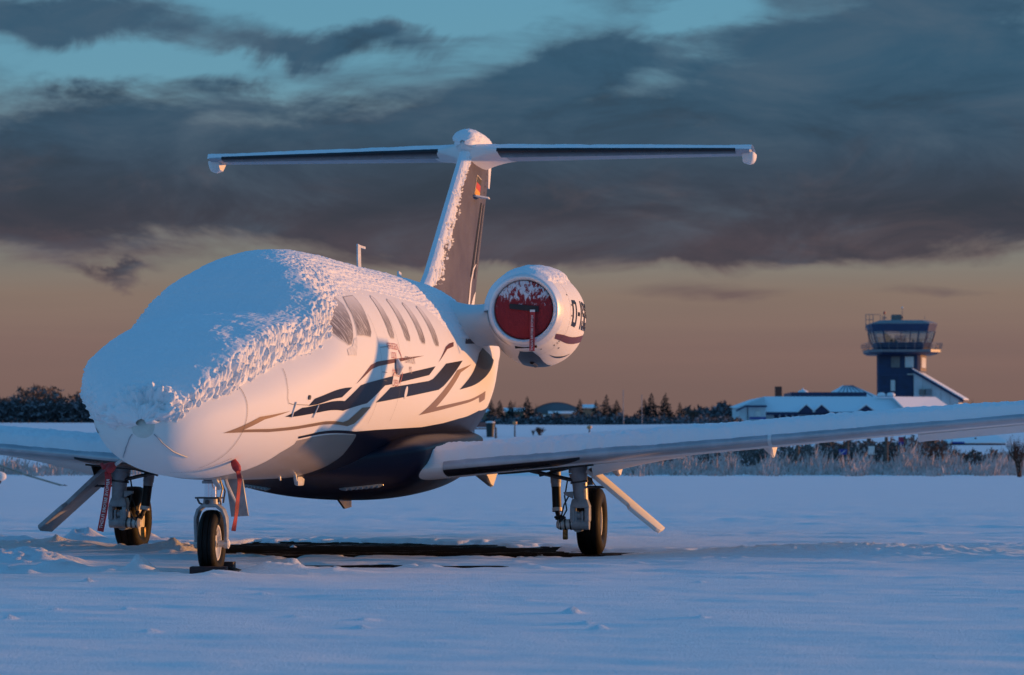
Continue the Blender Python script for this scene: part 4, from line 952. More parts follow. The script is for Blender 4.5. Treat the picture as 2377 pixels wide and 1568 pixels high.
# engine inlet cover
ec = on_jet('engine_cover', label='round red engine inlet cover with black strap, snow clinging to it', cat='cover')
m_, k_, b_ = material('red_cover_snowy'); co = k_.n('ShaderNodeTexCoord').outputs['Object']; sp = k_.n('ShaderNodeSeparateXYZ'); k_.put(sp.inputs[0], co)
nz = k_.noise(k_.xyz(k_.m('MULTIPLY', sp.outputs[0], 1.), 0., k_.m('MULTIPLY', sp.outputs[2], .55)), 30., 5, .7, 1.0)
bias = k_.sstep(sp.outputs[2], 1.98, 2.25, -.20, .13)
k_.put(b_.inputs['Base Color'], k_.mix(k_.sstep(k_.m('ADD', nz, bias), .56, .66), k_.mix(k_.noise(co, 8., 3), (.22, .008, .014), (.36, .016, .022)), (.72, .70, .74))); b_.inputs['Roughness'].default_value = .7
bn = k_.n('ShaderNodeBump'); bn.inputs['Strength'].default_value = .7; bn.inputs['Distance'].default_value = .02; k_.put(bn.inputs['Height'], k_.m('ADD', nz, bias)); k_.put(b_.inputs['Normal'], bn.outputs[0])
MB().lathe((NX, 7.135, NZ), (0, -1, 0), [(-.06, .252), (-.01, .256), (.012, .25), (.022, .235), (.026, .12), (.028, .0005)], 64).build('cover_disc', m_, ec, ang=60)
MB().prism([(NX - .12, 7.103, NZ + .008), (NX + .135, 7.103, NZ - .022), (NX + .135, 7.103, NZ + .028), (NX - .12, 7.103, NZ + .052)], (0, -.008, 0)).build('strap', M['strap'], ec)
ribbon_strip('ribbon', [(NX + .085, 7.085, NZ - .02), (NX + .083, 7.075, NZ - .15), (NX + .085, 7.06, NZ - .28), (NX + .086, 7.045, NZ - .36)], .046, ec, M['redr'], 'REMOVE BEFORE FLIGHT', .028, tdir=1)
MB().box(NX + .063, NX + .107, 7.078, 7.084, NZ - .022, NZ - .002).build('ribbon_clip', M['lettering'], ec)
# rime collar in the lower lip
A_, B_ = np.meshgrid(np.linspace(0, 1, 12), np.radians(np.linspace(165, 385, 150)), indexing='ij')
rr = .262 + .022 * np.sin(A_ * math.pi * .5); nn = fbm(A_ * 5, B_ * 16, 101, 3, .6) - .5
hh = (.020 + .03 * nn) * np.sin(A_ * math.pi) * smooth((np.degrees(B_) - 165) / 20) * smooth((385 - np.degrees(B_)) / 20)
snow_part('snow_layer', np.stack([NX + (rr - .0) * np.cos(B_), 7.118 - .016 * A_ - hh, NZ + rr * np.sin(B_)], -1), 'rim of rime caught around the red engine cover')
# chock under the nose wheel
ck = on_jet('wheel_chock', label='dark red wooden chock blocking the nose wheel', cat='chock')
MB().prism([(-.08, 1.385, .005), (-.08, 1.455, .005), (-.08, 1.45, .072), (-.08, 1.39, .068)], (.25, .02, 0)).build('front_block', M['chock'], ck, bevel=.004)
MB().prism([(-.12, 1.88, .005), (-.12, 1.96, .005), (-.12, 1.955, .085), (-.12, 1.885, .085)], (.21, .02, 0)).build('rear_block', M['chock'], ck, bevel=.004)
MB().tube([(.13, 1.43, .045), (.19, 1.55, .03), (.17, 1.8, .03), (.07, 1.9, .045)], .009, 6).build('chock_rope', M['black'], ck)


# ================================================================== the airfield behind
M.update(
    wallw=plain('pale_render', (.62, .64, .66), .7, 0., .06, 1.5), navyw=plain('navy_cladding', (.012, .035, .10), .5, 0., .15, 1.2), navyl=plain('navy_trim', (.01, .025, .085), .5),
    fascia=plain('cab_fascia', (.02, .05, .13), .5, 0., .1), railm=plain('rail_steel', (.22, .22, .25), .5, .5), concrete=plain('concrete', (.24, .25, .27), .8), brick=plain('chimney_brick', (.10, .045, .035), .8),
    blind=plain('white_blind', (.72, .70, .66), .7, 0., .05), acbox=plain('plant_box', (.22, .20, .19), .7), tanw=plain('ochre_wall', (.28, .20, .13), .8), hroof=plain('hangar_roof', (.14, .17, .20), .7),
    trunk=plain('bark', (.06, .045, .04), .9, 0., .3), wood=plain('weathered_post', (.10, .085, .075), .9, 0., .3), signb=plain('sign_blue', (.02, .05, .30), .5), signr=plain('sign_red', (.30, .02, .06), .5),
    lampo=plain('lamp_head', (.62, .30, .14), .5), pole=plain('pale_pole', (.26, .26, .28), .5), bench=plain('bench_red', (.35, .14, .12), .7), bin=plain('bin_green', (.012, .03, .035), .6), rope=plain('tow_bar_paint', (.30, .27, .22), .6),
    snowroof=snow_mat('roof_snow', .3, 20., 3., dist=.05))
def pane():
    m, k, b = material('tower_glass'); t = m.node_tree
    g = k.n('ShaderNodeBsdfGlossy'); g.inputs['Roughness'].default_value = .02; g.inputs['Color'].default_value = (.8, .85, .9, 1)
    tr = k.n('ShaderNodeBsdfTransparent'); tr.inputs['Color'].default_value = (.86, .89, .86, 1)
    mx = k.n('ShaderNodeMixShader'); mx.inputs[0].default_value = .14
    t.links.new(tr.outputs[0], mx.inputs[1]); t.links.new(g.outputs[0], mx.inputs[2]); t.links.new(mx.outputs[0], t.nodes['Material Output'].inputs[0])
    return m
M['pane'] = pane()
def frosty(name, dark, frost, lo, hi, sc_=9.):
    """foliage or twigs whose upper sides carry frost"""
    m, k, b = material(name)
    ge = k.n('ShaderNodeNewGeometry'); sp = k.n('ShaderNodeSeparateXYZ'); k.put(sp.inputs[0], ge.outputs['Normal'])
    co = k.n('ShaderNodeTexCoord').outputs['Object']; nz = k.noise(co, sc_, 3, .6)
    f = k.sstep(k.m('ADD', k.m('ABSOLUTE', sp.outputs[2]), k.m('MULTIPLY', k.m('SUBTRACT', nz, .5), 1.1)), lo, hi)
    k.put(b.inputs['Base Color'], k.mix(f, dark, frost)); b.inputs['Roughness'].default_value = .85; b.inputs['Specular IOR Level'].default_value = .1
    return m
M['spruce'] = frosty('spruce_needles', (.014, .022, .022), (.20, .22, .25), .62, 1.15, 3.)
M['twig'] = frosty('frosted_twigs', (.06, .045, .042), (.30, .28, .30), .55, 1.1, 3.)
M['twigr'] = frosty('russet_twigs', (.11, .06, .045), (.26, .20, .19), .7, 1.2, 3.)
M['scrub'] = frosty('dark_scrub', (.055, .055, .060), (.30, .31, .34), .32, 1.0, 2.)
M['undergrowth'] = frosty('brown_undergrowth', (.10, .080, .072), (.30, .26, .26), .35, 1.05, 2.)
M['weed'] = frosty('frosted_weeds', (.27, .19, .155), (.64, .57, .56), -.25, .45, 2.)
_gx = np.arange(-120, 141, 2.); _gy = np.arange(60, 461, 2.); _GZ = (terrain_z(*np.meshgrid(_gx, _gy, indexing='ij')) + .05).tolist()
def tz(x, y):
    a = min(max((x + 120) / 2, 0), 129.99); b = min(max((y - 60) / 2, 0), 199.99); i, j = int(a), int(b); f, g = a - i, b - j
    return (_GZ[i][j] * (1 - f) + _GZ[i + 1][j] * f) * (1 - g) + (_GZ[i][j + 1] * (1 - f) + _GZ[i + 1][j + 1] * f) * g
def ground_at(px, D, lift=0.):
    x = (px - PW / 2) / FPX * D; return Vector((x, D, tz(x, D) + lift))
def ht(py, D): return CAM_H + (1050.3 - py) / FPX * D      # height seen at a picture row

# ---- control tower
TX, TD = (2093 - PW / 2) / FPX * 312, 312.
TB = tz(TX, TD)
tower = empty('control_tower', (TX, TD, TB), 0, label='dark blue control tower with glazed cab and railed balcony', cat='tower')
def H_(py): return ht(py, TD) - TB
def rot(p, a): return (p[0] * math.cos(a) - p[1] * math.sin(a), p[0] * math.sin(a) + p[1] * math.cos(a))
def octa(hx, hy, ch): return [(-hx + ch, -hy), (hx - ch, -hy), (hx, -hy + ch), (hx, hy - ch), (hx - ch, hy), (-hx + ch, hy), (-hx, hy - ch), (-hx, -hy + ch)]
def frustum(mb, p0, z0, p1, z1):
    n = len(p0); mb.add([(*p, z0) for p in p0] + [(*p, z1) for p in p1], [tuple(range(n))[::-1], tuple(range(n, 2 * n))] + [(i, (i + 1) % n, n + (i + 1) % n, n + i) for i in range(n)]); return mb
RA = R(-16)
sq = [rot(p, RA) for p in octa(2.28, 2.28, .28)]
shaft = frustum(MB(), sq, -1.5, sq, H_(823)).build('shaft', M['navyw'], tower, ang=0)
def rect_on(mb, x0, x1, z0, z1, y, d): mb.box(x0, x1, y - d, y, z0, z1); return mb
def rbuild(mb, name, mat, parent): mb.V = [(*rot(v, RA), v[2]) for v in mb.V]; return mb.build(name, mat, parent, ang=0)
for x0, x1, y0, y1, mt in ((-.72, .18, 830, 855, 'acbox'), (.72, 1.62, 830, 855, 'blind'), (-.78, -.32, 884, 909, 'blind')):
    w = rbuild(rect_on(MB(), x0 - .1, x1 + .1, H_(y1) - .1, H_(y0) + .1, -2.28, .04), 'window', M['navyl'], tower)
    rbuild(rect_on(MB(), x0, x1, H_(y1), H_(y0), -2.32, .03), 'pane', M[mt], w)
for a in (-1.55, -.55, .45):
    q = MB(); q.box(2.28, 2.32, a - .02, a + .95, H_(856), H_(829)); w = rbuild(q, 'window', M['navyl'], tower)
    q = MB(); q.box(2.32, 2.35, a + .06, a + .86, H_(855), H_(831)); rbuild(q, 'pane', M['blind'], w)
q = MB(); q.box(2.28, 2.292, -2.0, 2.0, H_(862), H_(824)); rbuild(q, 'lit_side_sheet', M['tanw'], tower)  # ochre sheet: warm sunlight on the right face put in as colour
q = MB(); q.box(-1.8, 1.5, -2.30, -2.28, H_(873), H_(871)); rbuild(q, 'band_course', M['fascia'], tower)
q = MB(); q.box(1.0, 2.0, -2.6, -2.28, H_(872), H_(870)); rbuild(q, 'lamp_bracket', M['blind'], tower)
# balcony
bo = octa(3.72, 3.6, 1.15)
frustum(MB(), octa(3.3, 3.2, 1.0), H_(825), bo, H_(820)).build('balcony_soffit', M['navyl'], tower, ang=0)
frustum(MB(), bo, H_(820), bo, H_(814)).build('balcony_floor', M['railm'], tower, ang=0)
ro = octa(3.85, 3.72, 1.2); n = 8
rail = MB()
for zz in (.28, .48, .68): rail.tube([(*p, H_(814) + zz) for p in ro + ro[:1]], .028, 5)
rl = rail.build('railing', M['railm'], tower)
for i in range(8):
    a, b = Vector((*bo[i], 0)), Vector((*bo[(i + 1) % 8], 0)); a2, b2 = Vector((*ro[i], 0)), Vector((*ro[(i + 1) % 8], 0)); m_n = max(2, int((b - a).length / .8))
    for j in range(m_n):
        f = j / m_n; p = a.lerp(b, f); q = a2.lerp(b2, f); MB().tube([(p.x, p.y, H_(814)), (q.x * 1.02, q.y * 1.02, H_(814) + .45), (q.x, q.y, H_(814) + .70)], .03, 5).build('rail_post', M['railm'], rl)
# cab
c0, c1 = octa(2.72, 2.72, .78), octa(3.02, 3.02, .86)
def lerp_oct(z):
    f = (z - H_(815)) / (H_(757) - H_(815)); return octa(2.66 + .74 * f, 2.66 + .70 * f, .76 + .2 * f)
z0, z1, z2, z3 = H_(814), H_(798), H_(772), H_(755)
cab = frustum(MB(), lerp_oct(z0), z0, lerp_oct(z1), z1).build('cab', M['navyw'], tower, ang=0)
frustum(MB(), lerp_oct(z2), z2, lerp_oct(z3), z3).build('cab_fascia', M['fascia'], tower, ang=0)
A8, B8 = lerp_oct(z1), lerp_oct(z2)
for i in range(8):
    a0, a1, b0, b1 = (Vector((*A8[i], z1)), Vector((*A8[(i + 1) % 8], z1)), Vector((*B8[i], z2)), Vector((*B8[(i + 1) % 8], z2)))
    MB().tube([a0, b0], .075, 6).build('mullion', M['navyl'], tower)
    cuts = [0, .40, .62, .80, 1] if i == 0 else ([0, .5, 1] if i % 2 == 0 else [0, 1])
    for f0, f1 in zip(cuts[:-1], cuts[1:]):
        p = [a0.lerp(a1, f0), a0.lerp(a1, f1), b0.lerp(b1, f1), b0.lerp(b1, f0)]; nn = (p[1] - p[0]).cross(p[3] - p[0]).normalized() * .02
        MB().prism(p, nn).build('window_pane', M['pane'], tower, ang=0)
        if f0 > 0: MB().tube([a0.lerp(a1, f0), b0.lerp(b1, f0)], .05, 6).build('mullion', M['navyl'], tower)
MB().box(-.45, .75, 1.9, 2.1, z1 - .2, z2 - .25).build('cab_door', M['navyl'], tower)
MB().box(.08, .5, 1.86, 1.9, z1 - .1, z2 - .35).build('door_pane', M['blind'], tower)
MB().box(-1.9, 1.9, -1.5, -.9, z1 - .6, z1 + .12).build('desk', M['navyl'], tower)
for x, w_ in ((-1.3, .22), (1.0, .2), (1.45, .3)): MB().box(x, x + w_, -1.2, -1.1, z1 + .12, z1 + .38).build('monitor', M['black'], tower)
# roof
frustum(MB(), octa(3.44, 3.4, .95), z3, octa(3.40, 3.36, .95), z3 + .10).build('roof_edge', M['concrete'], tower, ang=0)
frustum(MB(), octa(3.36, 3.32, .95), z3 + .10, octa(2.5, 2.5, .7), H_(746)).build('roof', M['concrete'], tower, ang=0)
MB().box(-.98, -.02, -.3, .7, H_(746), H_(731)).build('plant_box', M['acbox'], tower)
ant = ((-1.75, 728, 724, .07), (.12, 716, 713, .05), (2.45, 733, 732, .035))
for x, y0, y1, r_ in ant:
    MB().tube([(x, 0, H_(746)), (x, 0, H_(y0))], [r_ * .8, r_ * .45], 6).build('aerial', M['railm'], tower)
MB().lathe((-1.75, 0, H_(726)), (0, 0, 1), [(-.2, .001), (-.15, .12), (.05, .12), (.15, .001)], 10).build('beacon', M['signr'], tower)
MB().lathe((.12, 0, H_(715)), (0, 0, 1), [(-.12, .001), (-.06, .11), (.06, .11), (.12, .001)], 10).build('anemometer', M['blind'], tower)
MB().tube([(-1.95, 0, H_(738)), (-1.5, 0, H_(738))], .05, 6).build('aerial', M['railm'], tower); MB().tube([(-1.9, 0, H_(746)), (-1.95, 0, H_(733))], .03, 5).build('aerial', M['railm'], tower)
MB().tube([(.12, 0, H_(740)), (.12, 0, H_(735))], .12, 8).build('aerial', M['railm'], tower)
# caged ladder on the left
lad = MB()
for x in (-3.78, -3.0): lad.tube([(x, -.6, H_(768)), (x, -.6, H_(731)), (x + .02, -.6, H_(731))], .035, 5)
for y in (731, 743, 755, 768): lad.tube([(-3.78, -.6, H_(y)), (-3.0, -.6, H_(y))], .03, 5)
lad.tube([(-3.4, -.6, H_(731)), (-3.4, -.6, H_(814))], .03, 5); lad.tube([(-3.0, -.6, H_(731)), (-2.2, -.2, H_(731)), (-2.2, -.2, H_(746))], .03, 5); lad.tube([(-3.55, -.6, H_(768)), (-3.45, -.6, H_(814))], .025, 5)
lad.build('caged_ladder', M['railm'], tower)
# stair wing falling away to the right
RA2 = R(-16)
def rb2(mb, name, mat, parent=None): mb.V = [(*rot(v, RA2), v[2]) for v in mb.V]; return mb.build(name, mat, parent or tower, ang=0)
xa, xb = 1.7, 6.3
mbx = MB(); zt0, zt1 = H_(868), H_(929)
mbx.add([(xa, -2.9, -1.5), (xb, -2.9, -1.5), (xb, -2.9, zt1), (xa, -2.9, zt0), (xa, .6, -1.5), (xb, .6, -1.5), (xb, .6, zt1), (xa, .6, zt0)], [(0, 1, 2, 3), (5, 4, 7, 6), (1, 5, 6, 2), (4, 0, 3, 7), (3, 2, 6, 7), (0, 4, 5, 1)])
stair = rb2(mbx, 'stair_wall', M['wallw'])
for x in np.linspace(xa + .9, xb - .9, 4):
    q = MB(); q.box(x, x + .03, -2.915, -2.9, .2, zt0 + (zt1 - zt0) * (x - xa) / (xb - xa) - .1); rb2(q, 'panel_joint', M['concrete'], stair)
def slab(z, tk, ov, name, mat):
    e = .55; m_ = (zt1 - zt0) / (xb - xa); P = []
    for x, zz in ((xa - .15, zt0 - m_ * -.15 * -1 + z), (xb + e, zt1 + m_ * e + z)):
        P += [(x, -2.9 - ov, zz), (x, .6 + ov, zz)]
    q = MB(); b = [P[0], P[2], P[3], P[1]]; q.hexa(b, [(p[0], p[1], p[2] + tk) for p in b]); return rb2(q, name, mat, stair)
slab(.002, .28, .28, 'stair_roof', M['navyl']); slab(.285, .12, .2, 'roof_snow', M['snowroof'])
for a in (-2.3, -.9):
    q = MB(); q.box(xb, xb + .03, a, a + .9, zt1 - 1.1, zt1 - .2); w = rb2(q, 'end_window', M['blind'], stair)
q = MB(); q.box(2.3, 2.9, -3.3, -2.9, H_(919), H_(906)); rb2(q, 'air_conditioner', M['acbox'], stair); q = MB(); q.box(3.0, 3.5, -3.3, -2.9, H_(919), H_(905)); rb2(q, 'air_conditioner', M['concrete'], stair)

# ---- terminal
BD = 285.; BX0 = (1950 - PW / 2) / FPX * BD; BB = tz(BX0, BD)
term = empty('terminal_building', (BX0, BD, BB), 0, label='low terminal with snowy roof, navy eaves and small dark gables', cat='building')
def tx(px, d=0.): return (px - PW / 2) / FPX * (BD + d) - BX0
def tzz(py, d=0.): return ht(py, BD + d) - BB
mb = MB(); mb.box(tx(1776), tx(2120), 0, 9, -1.5, tzz(956)); mb.build('wall', M['wallw'], term, ang=0)
mb = MB(); mb.box(tx(1714), tx(1776), -.8, 8, -1.5, tzz(944)); lw = mb.build('wall', M['wallw'], term, ang=0)
r1 = MB(); EZ, RZ = tzz(957, -.7), tzz(921, 5)
r1.add([(tx(1774), -.7, EZ), (tx(2118), -.7, EZ), (tx(2080, 5), 5, RZ), (tx(1773, 5), 5, RZ), (tx(1774), 10.5, EZ), (tx(2118), 10.5, EZ)], [(0, 1, 2, 3), (1, 5, 2), (5, 4, 3, 2), (4, 0, 3), (0, 4, 5, 1)])
r1.V += [(v[0], v[1], v[2] - .05) for v in r1.V[:0]]
roof = r1.build('roof', M['snowroof'], term, ang=0)
mb = MB(); mb.box(tx(1776), tx(2118), -.76, -.7, EZ - .28, EZ - .0); mb.build('eaves_board', M['navyl'], term, ang=0)
# left wing roof with navy verge
mb = MB(); mb.add([(tx(1706), -1.3, tzz(948, -1)), (tx(1776), -1.3, tzz(943, -1)), (tx(1773, 5), 5, RZ - .02), (tx(1738, 5), 5, tzz(929, 5)), (tx(1708), 9, tzz(946, 9))], [(0, 1, 2, 3), (0, 3, 4), (3, 2, 4), (0, 4, 2, 1)]); mb.build('roof', M['snowroof'], term, ang=0)
mb = MB(); mb.hexa([(tx(1728), -1.36, tzz(946, -1)), (tx(1777), -1.36, tzz(946, -1)), (tx(1777), -1.3, tzz(946, -1)), (tx(1728), -1.3, tzz(946, -1))], [(tx(1728), -1.36, tzz(941.5, -1)), (tx(1777), -1.36, tzz(941.5, -1)), (tx(1777), -1.3, tzz(941.5, -1)), (tx(1728), -1.3, tzz(941.5, -1))]); mb.build('eaves_board', M['navyl'], term, ang=0)
mb = MB(); mb.prism([(tx(1707), -1.36, tzz(957)), (tx(1728), -1.36, tzz(946)), (tx(1728), -1.36, tzz(941.5)), (tx(1706), -1.36, tzz(953))], (0, .06, 0)); mb.build('verge_board', M['navyl'], term, ang=0)
MB().lathe((tx(1758), -.82, tzz(961)), (0, -1, 0), [(0, .001), (0, .28), (.04, .28), (.045, .001)], 20).build('round_emblem', M['blind'], lw)
MB().box(tx(1738), tx(1776), -.86, -.8, tzz(974), tzz(969)).build('name_board', M['signb'], lw)
MB().box(tx(1733), tx(1734.5), -.9, -.8, 0, tzz(946)).build('downpipe', M['navyl'], lw)
for px in (1797, 1812, 1827, 1842): MB().box(tx(px), tx(px + 10), -.05, .0, tzz(972), tzz(960)).build('window', M['navyl'], term)
for a, b, y0 in ((1851, 1887, 941), (1886, 1923, 941), (1986, 2029, 942)):
    mid = (a + b) / 2
    mb = MB(); mb.prism([(tx(a), -1.0, tzz(959)), (tx(b), -1.0, tzz(959)), (tx(mid), -1.0, tzz(y0 + 1))], (0, 4.2, -.0)); d = mb.build('dormer', M['navyl'], term, ang=0)
    for s_ in (-1, 1):
        e = a if s_ < 0 else b; q = MB(); q.hexa([(tx(e) + s_ * .1, -1.1, tzz(959) + .02), (tx(mid), -1.1, tzz(y0) + .02), (tx(mid), 3.5, tzz(y0) + .02), (tx(e) + s_ * .1, 3.5, tzz(959) + .02)], [(tx(e) + s_ * .1, -1.1, tzz(959) + .14), (tx(mid), -1.1, tzz(y0) + .14), (tx(mid), 3.5, tzz(y0) + .14), (tx(e) + s_ * .1, 3.5, tzz(959) + .14)]); q.build('dormer_roof', M['snowroof'], d, ang=0)
# right hand roof facing the sun
P = [at(2072, 921, 288), at(2172, 922, 300), at(2212, 950, 296), at(2104, 953, 283)]; loc = Vector((BX0, BD, BB)); P = [p - loc for p in P]
MB().prism(P, (0, 0, -.15)).build('end_roof', M['snowroof'], term, ang=0)
MB().prism([P[3] + Vector((0, .2, -.16)), P[2] + Vector((0, .2, -.16)), P[2] + Vector((0, .2, -4)), P[3] + Vector((0, .2, -4))], (0, 6, 0)).build('end_wall', M['wallw'], term, ang=0)
q = MB(); q.box(tx(1799, 8), tx(1814, 8), 7.5, 8.2, RZ - 1, tzz(898, 8)); q.build('chimney', M['brick'], term)
MB().box(tx(1832, 14), tx(2006, 14), 12, 20, 0, tzz(912, 14)).build('rear_block', M['navyw'], term, ang=0)
for px in (2038, 2060): MB().lathe((tx(px + 8, 4), 4, tzz(920, 4)), (0, 0, 1), [(0, .42), (.18, .40), (.32, .25), (.36, .001)], 14).build('roof_vent', M['snowroof'], term)
MB().lathe((tx(1864, 14), 14, tzz(912, 14)), (0, 0, 1), [(0, .6), (.2, .4), (.3, .12), (.45, .05), (.45, .001)], 10).build('roof_vent', M['snowroof'], term)
hb = empty('hip_roofed_building', (*at(1981, 921, 330).xy, TB), 0, label='building with snow-dusted hipped roof behind the terminal', cat='building')
k0 = 330 / FPX; hz0 = ht(921, 330) - TB; hz1 = ht(893, 330) - TB
MB().box(-50 * k0, 50 * k0, 0, 10, -1, hz0).build('wall', M['wallw'], hb, ang=0)
MB().add([(-56 * k0, -.6, hz0 + .002), (56 * k0, -.6, hz0 + .002), (56 * k0, 10.6, hz0 + .002), (-56 * k0, 10.6, hz0 + .002), (-13 * k0, 5, hz1), (11 * k0, 5, hz1)], [(0, 1, 5, 4), (1, 2, 5), (2, 3, 4, 5), (3, 0, 4), (0, 3, 2, 1)]).build('roof', M['snowroof'], hb, ang=0)
for f in np.linspace(-.8, .8, 7): MB().tube([(f * 54 * k0, -.55, hz0 + .03), (f * 12 * k0, 4.9, hz1 + .0)], .05, 4).build('roof_seam', M['navyl'], hb)

# ---- arched hangar and low sheds beyond the spruces
HD = 430.; hk = HD / FPX
hg = empty('arched_hangar', (*at(1292, 975, HD).xy, tz((1292 - PW / 2) / FPX * HD, HD)), 0, label='hangar with broad arched roof behind the spruces', cat='hangar')
hb_ = hg.location.z
def hh_(py): return ht(py, HD) - hb_
arcp = [(-50 * hk, 0, hh_(949))] + [(x * hk, 0, hh_(949 - 14 * (1 - (x / 50) ** 2))) for x in np.linspace(-50, 50, 15)] + [(50 * hk, 0, hh_(949))]
MB().prism([(-50 * hk, 0, -1), *arcp, (50 * hk, 0, -1)], (0, 14, 0)).build('hall', M['hroof'], hg, ang=0)
V = np.array([[(x * hk, -.3, hh_(949 - 14 * (1 - (x / 50) ** 2)) + .05), (x * hk, 14, hh_(949 - 14 * (1 - (x / 50) ** 2)) + .05)] for x in np.linspace(-52, 52, 20)]); grid_obj('roof', V, M['snowroof'], hg)
MB().box(-56 * hk, 44 * hk, -5, -.4, -1, hh_(962)).build('annex', M['tanw'], hg, ang=0)
MB().box(-20 * hk, 46 * hk, -5.4, -.3, hh_(962) + .002, hh_(956)).build('annex_snow', M['snowroof'], hg, ang=0)
MB().box(-58 * hk, 8 * hk, -7, -5.05, -1, hh_(970)).build('porch', M['tanw'], hg, ang=0)
MB().box(-58 * hk, 8 * hk, -7.3, -5.06, hh_(970) + .002, hh_(966)).build('porch_snow', M['snowroof'], hg, ang=0)
for j, (a, b, y0, y1, lab) in enumerate(((1108, 1136, 951, 975, 'small snowy-roofed shed just right of the jet tail'), (1172, 1216, 949, 975, 'snowy-roofed shed between the leftmost spruces'), (1355, 1382, 941, 975, 'snow-roofed shed to the right of the arched hangar'))):
    g0 = at((a + b) / 2, 975, 440); sh = empty('shed', (g0.x, 440, tz(g0.x, 440)), 0, label=lab, cat='shed', group='sheds beyond the spruces'); z_ = sh.location.z; w_ = (b - a) / 2 * 440 / FPX; top = ht(y0, 440) - z_; ev = ht(y0 + 7, 440) - z_
    MB().box(-w_, w_, 0, 5, -1, ev).build('wall', M['tanw'], sh, ang=0)
    MB().prism([(-w_ - .2, -.3, ev), (w_ + .2, -.3, ev), (w_ + .2, 2.5, top), (-w_ - .2, 2.5, top)], (0, .05, .15)).build('roof', M['snowroof'], sh, ang=0)

# ---- low navy shed under the wing tip
nd = 172.; nb_ = at(2272, 1052, nd); ns = empty('navy_shed', (nb_.x, nd, 0), 0, label='low navy shed with snow-covered roof at the right edge', cat='shed')
nk = nd / FPX
MB().box(-66 * nk, 62 * nk, 0, 6, -.5, ht(1030, nd)).build('wall', M['navyw'], ns, ang=0)
MB().add([(-78 * nk, -.3, ht(1030, nd)), (66 * nk, -.3, ht(1029, nd)), (66 * nk, 6, ht(1004, nd)), (-70 * nk, 6, ht(1008, nd)), (-78 * nk, -.3, ht(1027, nd)), (66 * nk, -.3, ht(1026, nd)), (66 * nk, 6, ht(1001, nd)), (-70 * nk, 6, ht(1005, nd))], [(3, 2, 1, 0), (4, 5, 6, 7), (0, 1, 5, 4), (1, 2, 6, 5), (2, 3, 7, 6), (3, 0, 4, 7)]).build('roof', M['snowroof'], ns, ang=0)
MB().box(-64 * nk, -35 * nk, -.36, -.32, ht(1030, nd), ht(1026, nd)).build('name_board', M['signb'], ns)
MB().tube([(2 * nk, 1.5, ht(1024, nd)), (2 * nk, 1.5, ht(1016, nd))], .06, 6).build('roof_vent', M['steel'], ns)

# ---- trees and shrubs
def spruce(rs, hgt, rad, n_wh=15):
    V = []; F = []
    for w in range(n_wh):
        f = w / (n_wh - 1); z = hgt * (.06 + .92 * f); L = rad * (1 - f) ** .85 * rs.uniform(.8, 1.15) + .05 * hgt * (1 - f) * .3 + .02
        for b in range(9 if f < .7 else 6):
            a = rs.uniform(0, 6.283); l = L * rs.uniform(.6, 1.15); d = Vector((math.cos(a), math.sin(a), 0)); sd_ = Vector((-d.y, d.x, 0)); dr = rs.uniform(.05, .38)
            p = Vector((0, 0, z))
            for sgm in range(3):
                t0, t1 = sgm / 3, (sgm + 1) / 3
                for kx in range(3):
                    c = p + d * l * rs.uniform(t0, t1) + Vector((0, 0, -dr * l * rs.uniform(t0, t1) + rs.uniform(-.03, .03) * hgt)); s_ = l * rs.uniform(.10, .22) * (1.2 - t0) + .015 * hgt
                    u = (d * rs.uniform(.4, 1) + sd_ * rs.uniform(-.9, .9)).normalized() * s_ * 1.5; v = (sd_ * rs.uniform(-.5, .5) + Vector((0, 0, rs.uniform(-.9, .3)))).normalized() * s_ * .7
                    i0 = len(V); V += [c, c + u, c + u * .6 + v]; F.append((i0, i0 + 1, i0 + 2))
    return V, F
def bare(rs, hgt, spread, n0=5, depth=4, thin=.02):
    mb = MB()
    def grow(p, d, l, r_, lv):
        e = p + d * l; mb.tube([p, p.lerp(e, .5) + Vector((rs.uniform(-.06, .06), rs.uniform(-.06, .06), 0)) * l, e], [r_, r_ * .85, r_ * .65], 3, caps=False)
        if lv <= 0: return
        for q in range(3):
            nd = (d + Vector((rs.uniform(-1, 1), rs.uniform(-1, 1), rs.uniform(-.2, .6))) * spread).normalized(); grow(p.lerp(e, rs.uniform(.45, 1)), nd, l * rs.uniform(.5, .78), r_ * .62, lv - 1)
    for q in range(n0): grow(Vector((rs.uniform(-.1, .1), rs.uniform(-.1, .1), 0)) * hgt, Vector((rs.uniform(-.5, .5), rs.uniform(-.5, .5), 1)).normalized(), hgt * rs.uniform(.3, .45), thin * hgt, depth)
    return mb
def place_spruce(i, px, ytop, D, wpx, label):
    rs = random.Random(100 + i); g = ground_at(px, D); hgt = ht(ytop, D) - g.z
    t = empty('spruce_tree', g, 0, label=label, cat='tree', group='spruces in front of the hangar')
    V, F = spruce(rs, hgt, wpx / 2 * D / FPX, 17)
    MB().tube([(0, 0, -.3), (0, 0, hgt * .5), (0, 0, hgt)], [.035 * hgt * .6, .014 * hgt, .004 * hgt], 6).build('trunk', M['trunk'], t)
    obj('crown', V, F, M['spruce'], t)
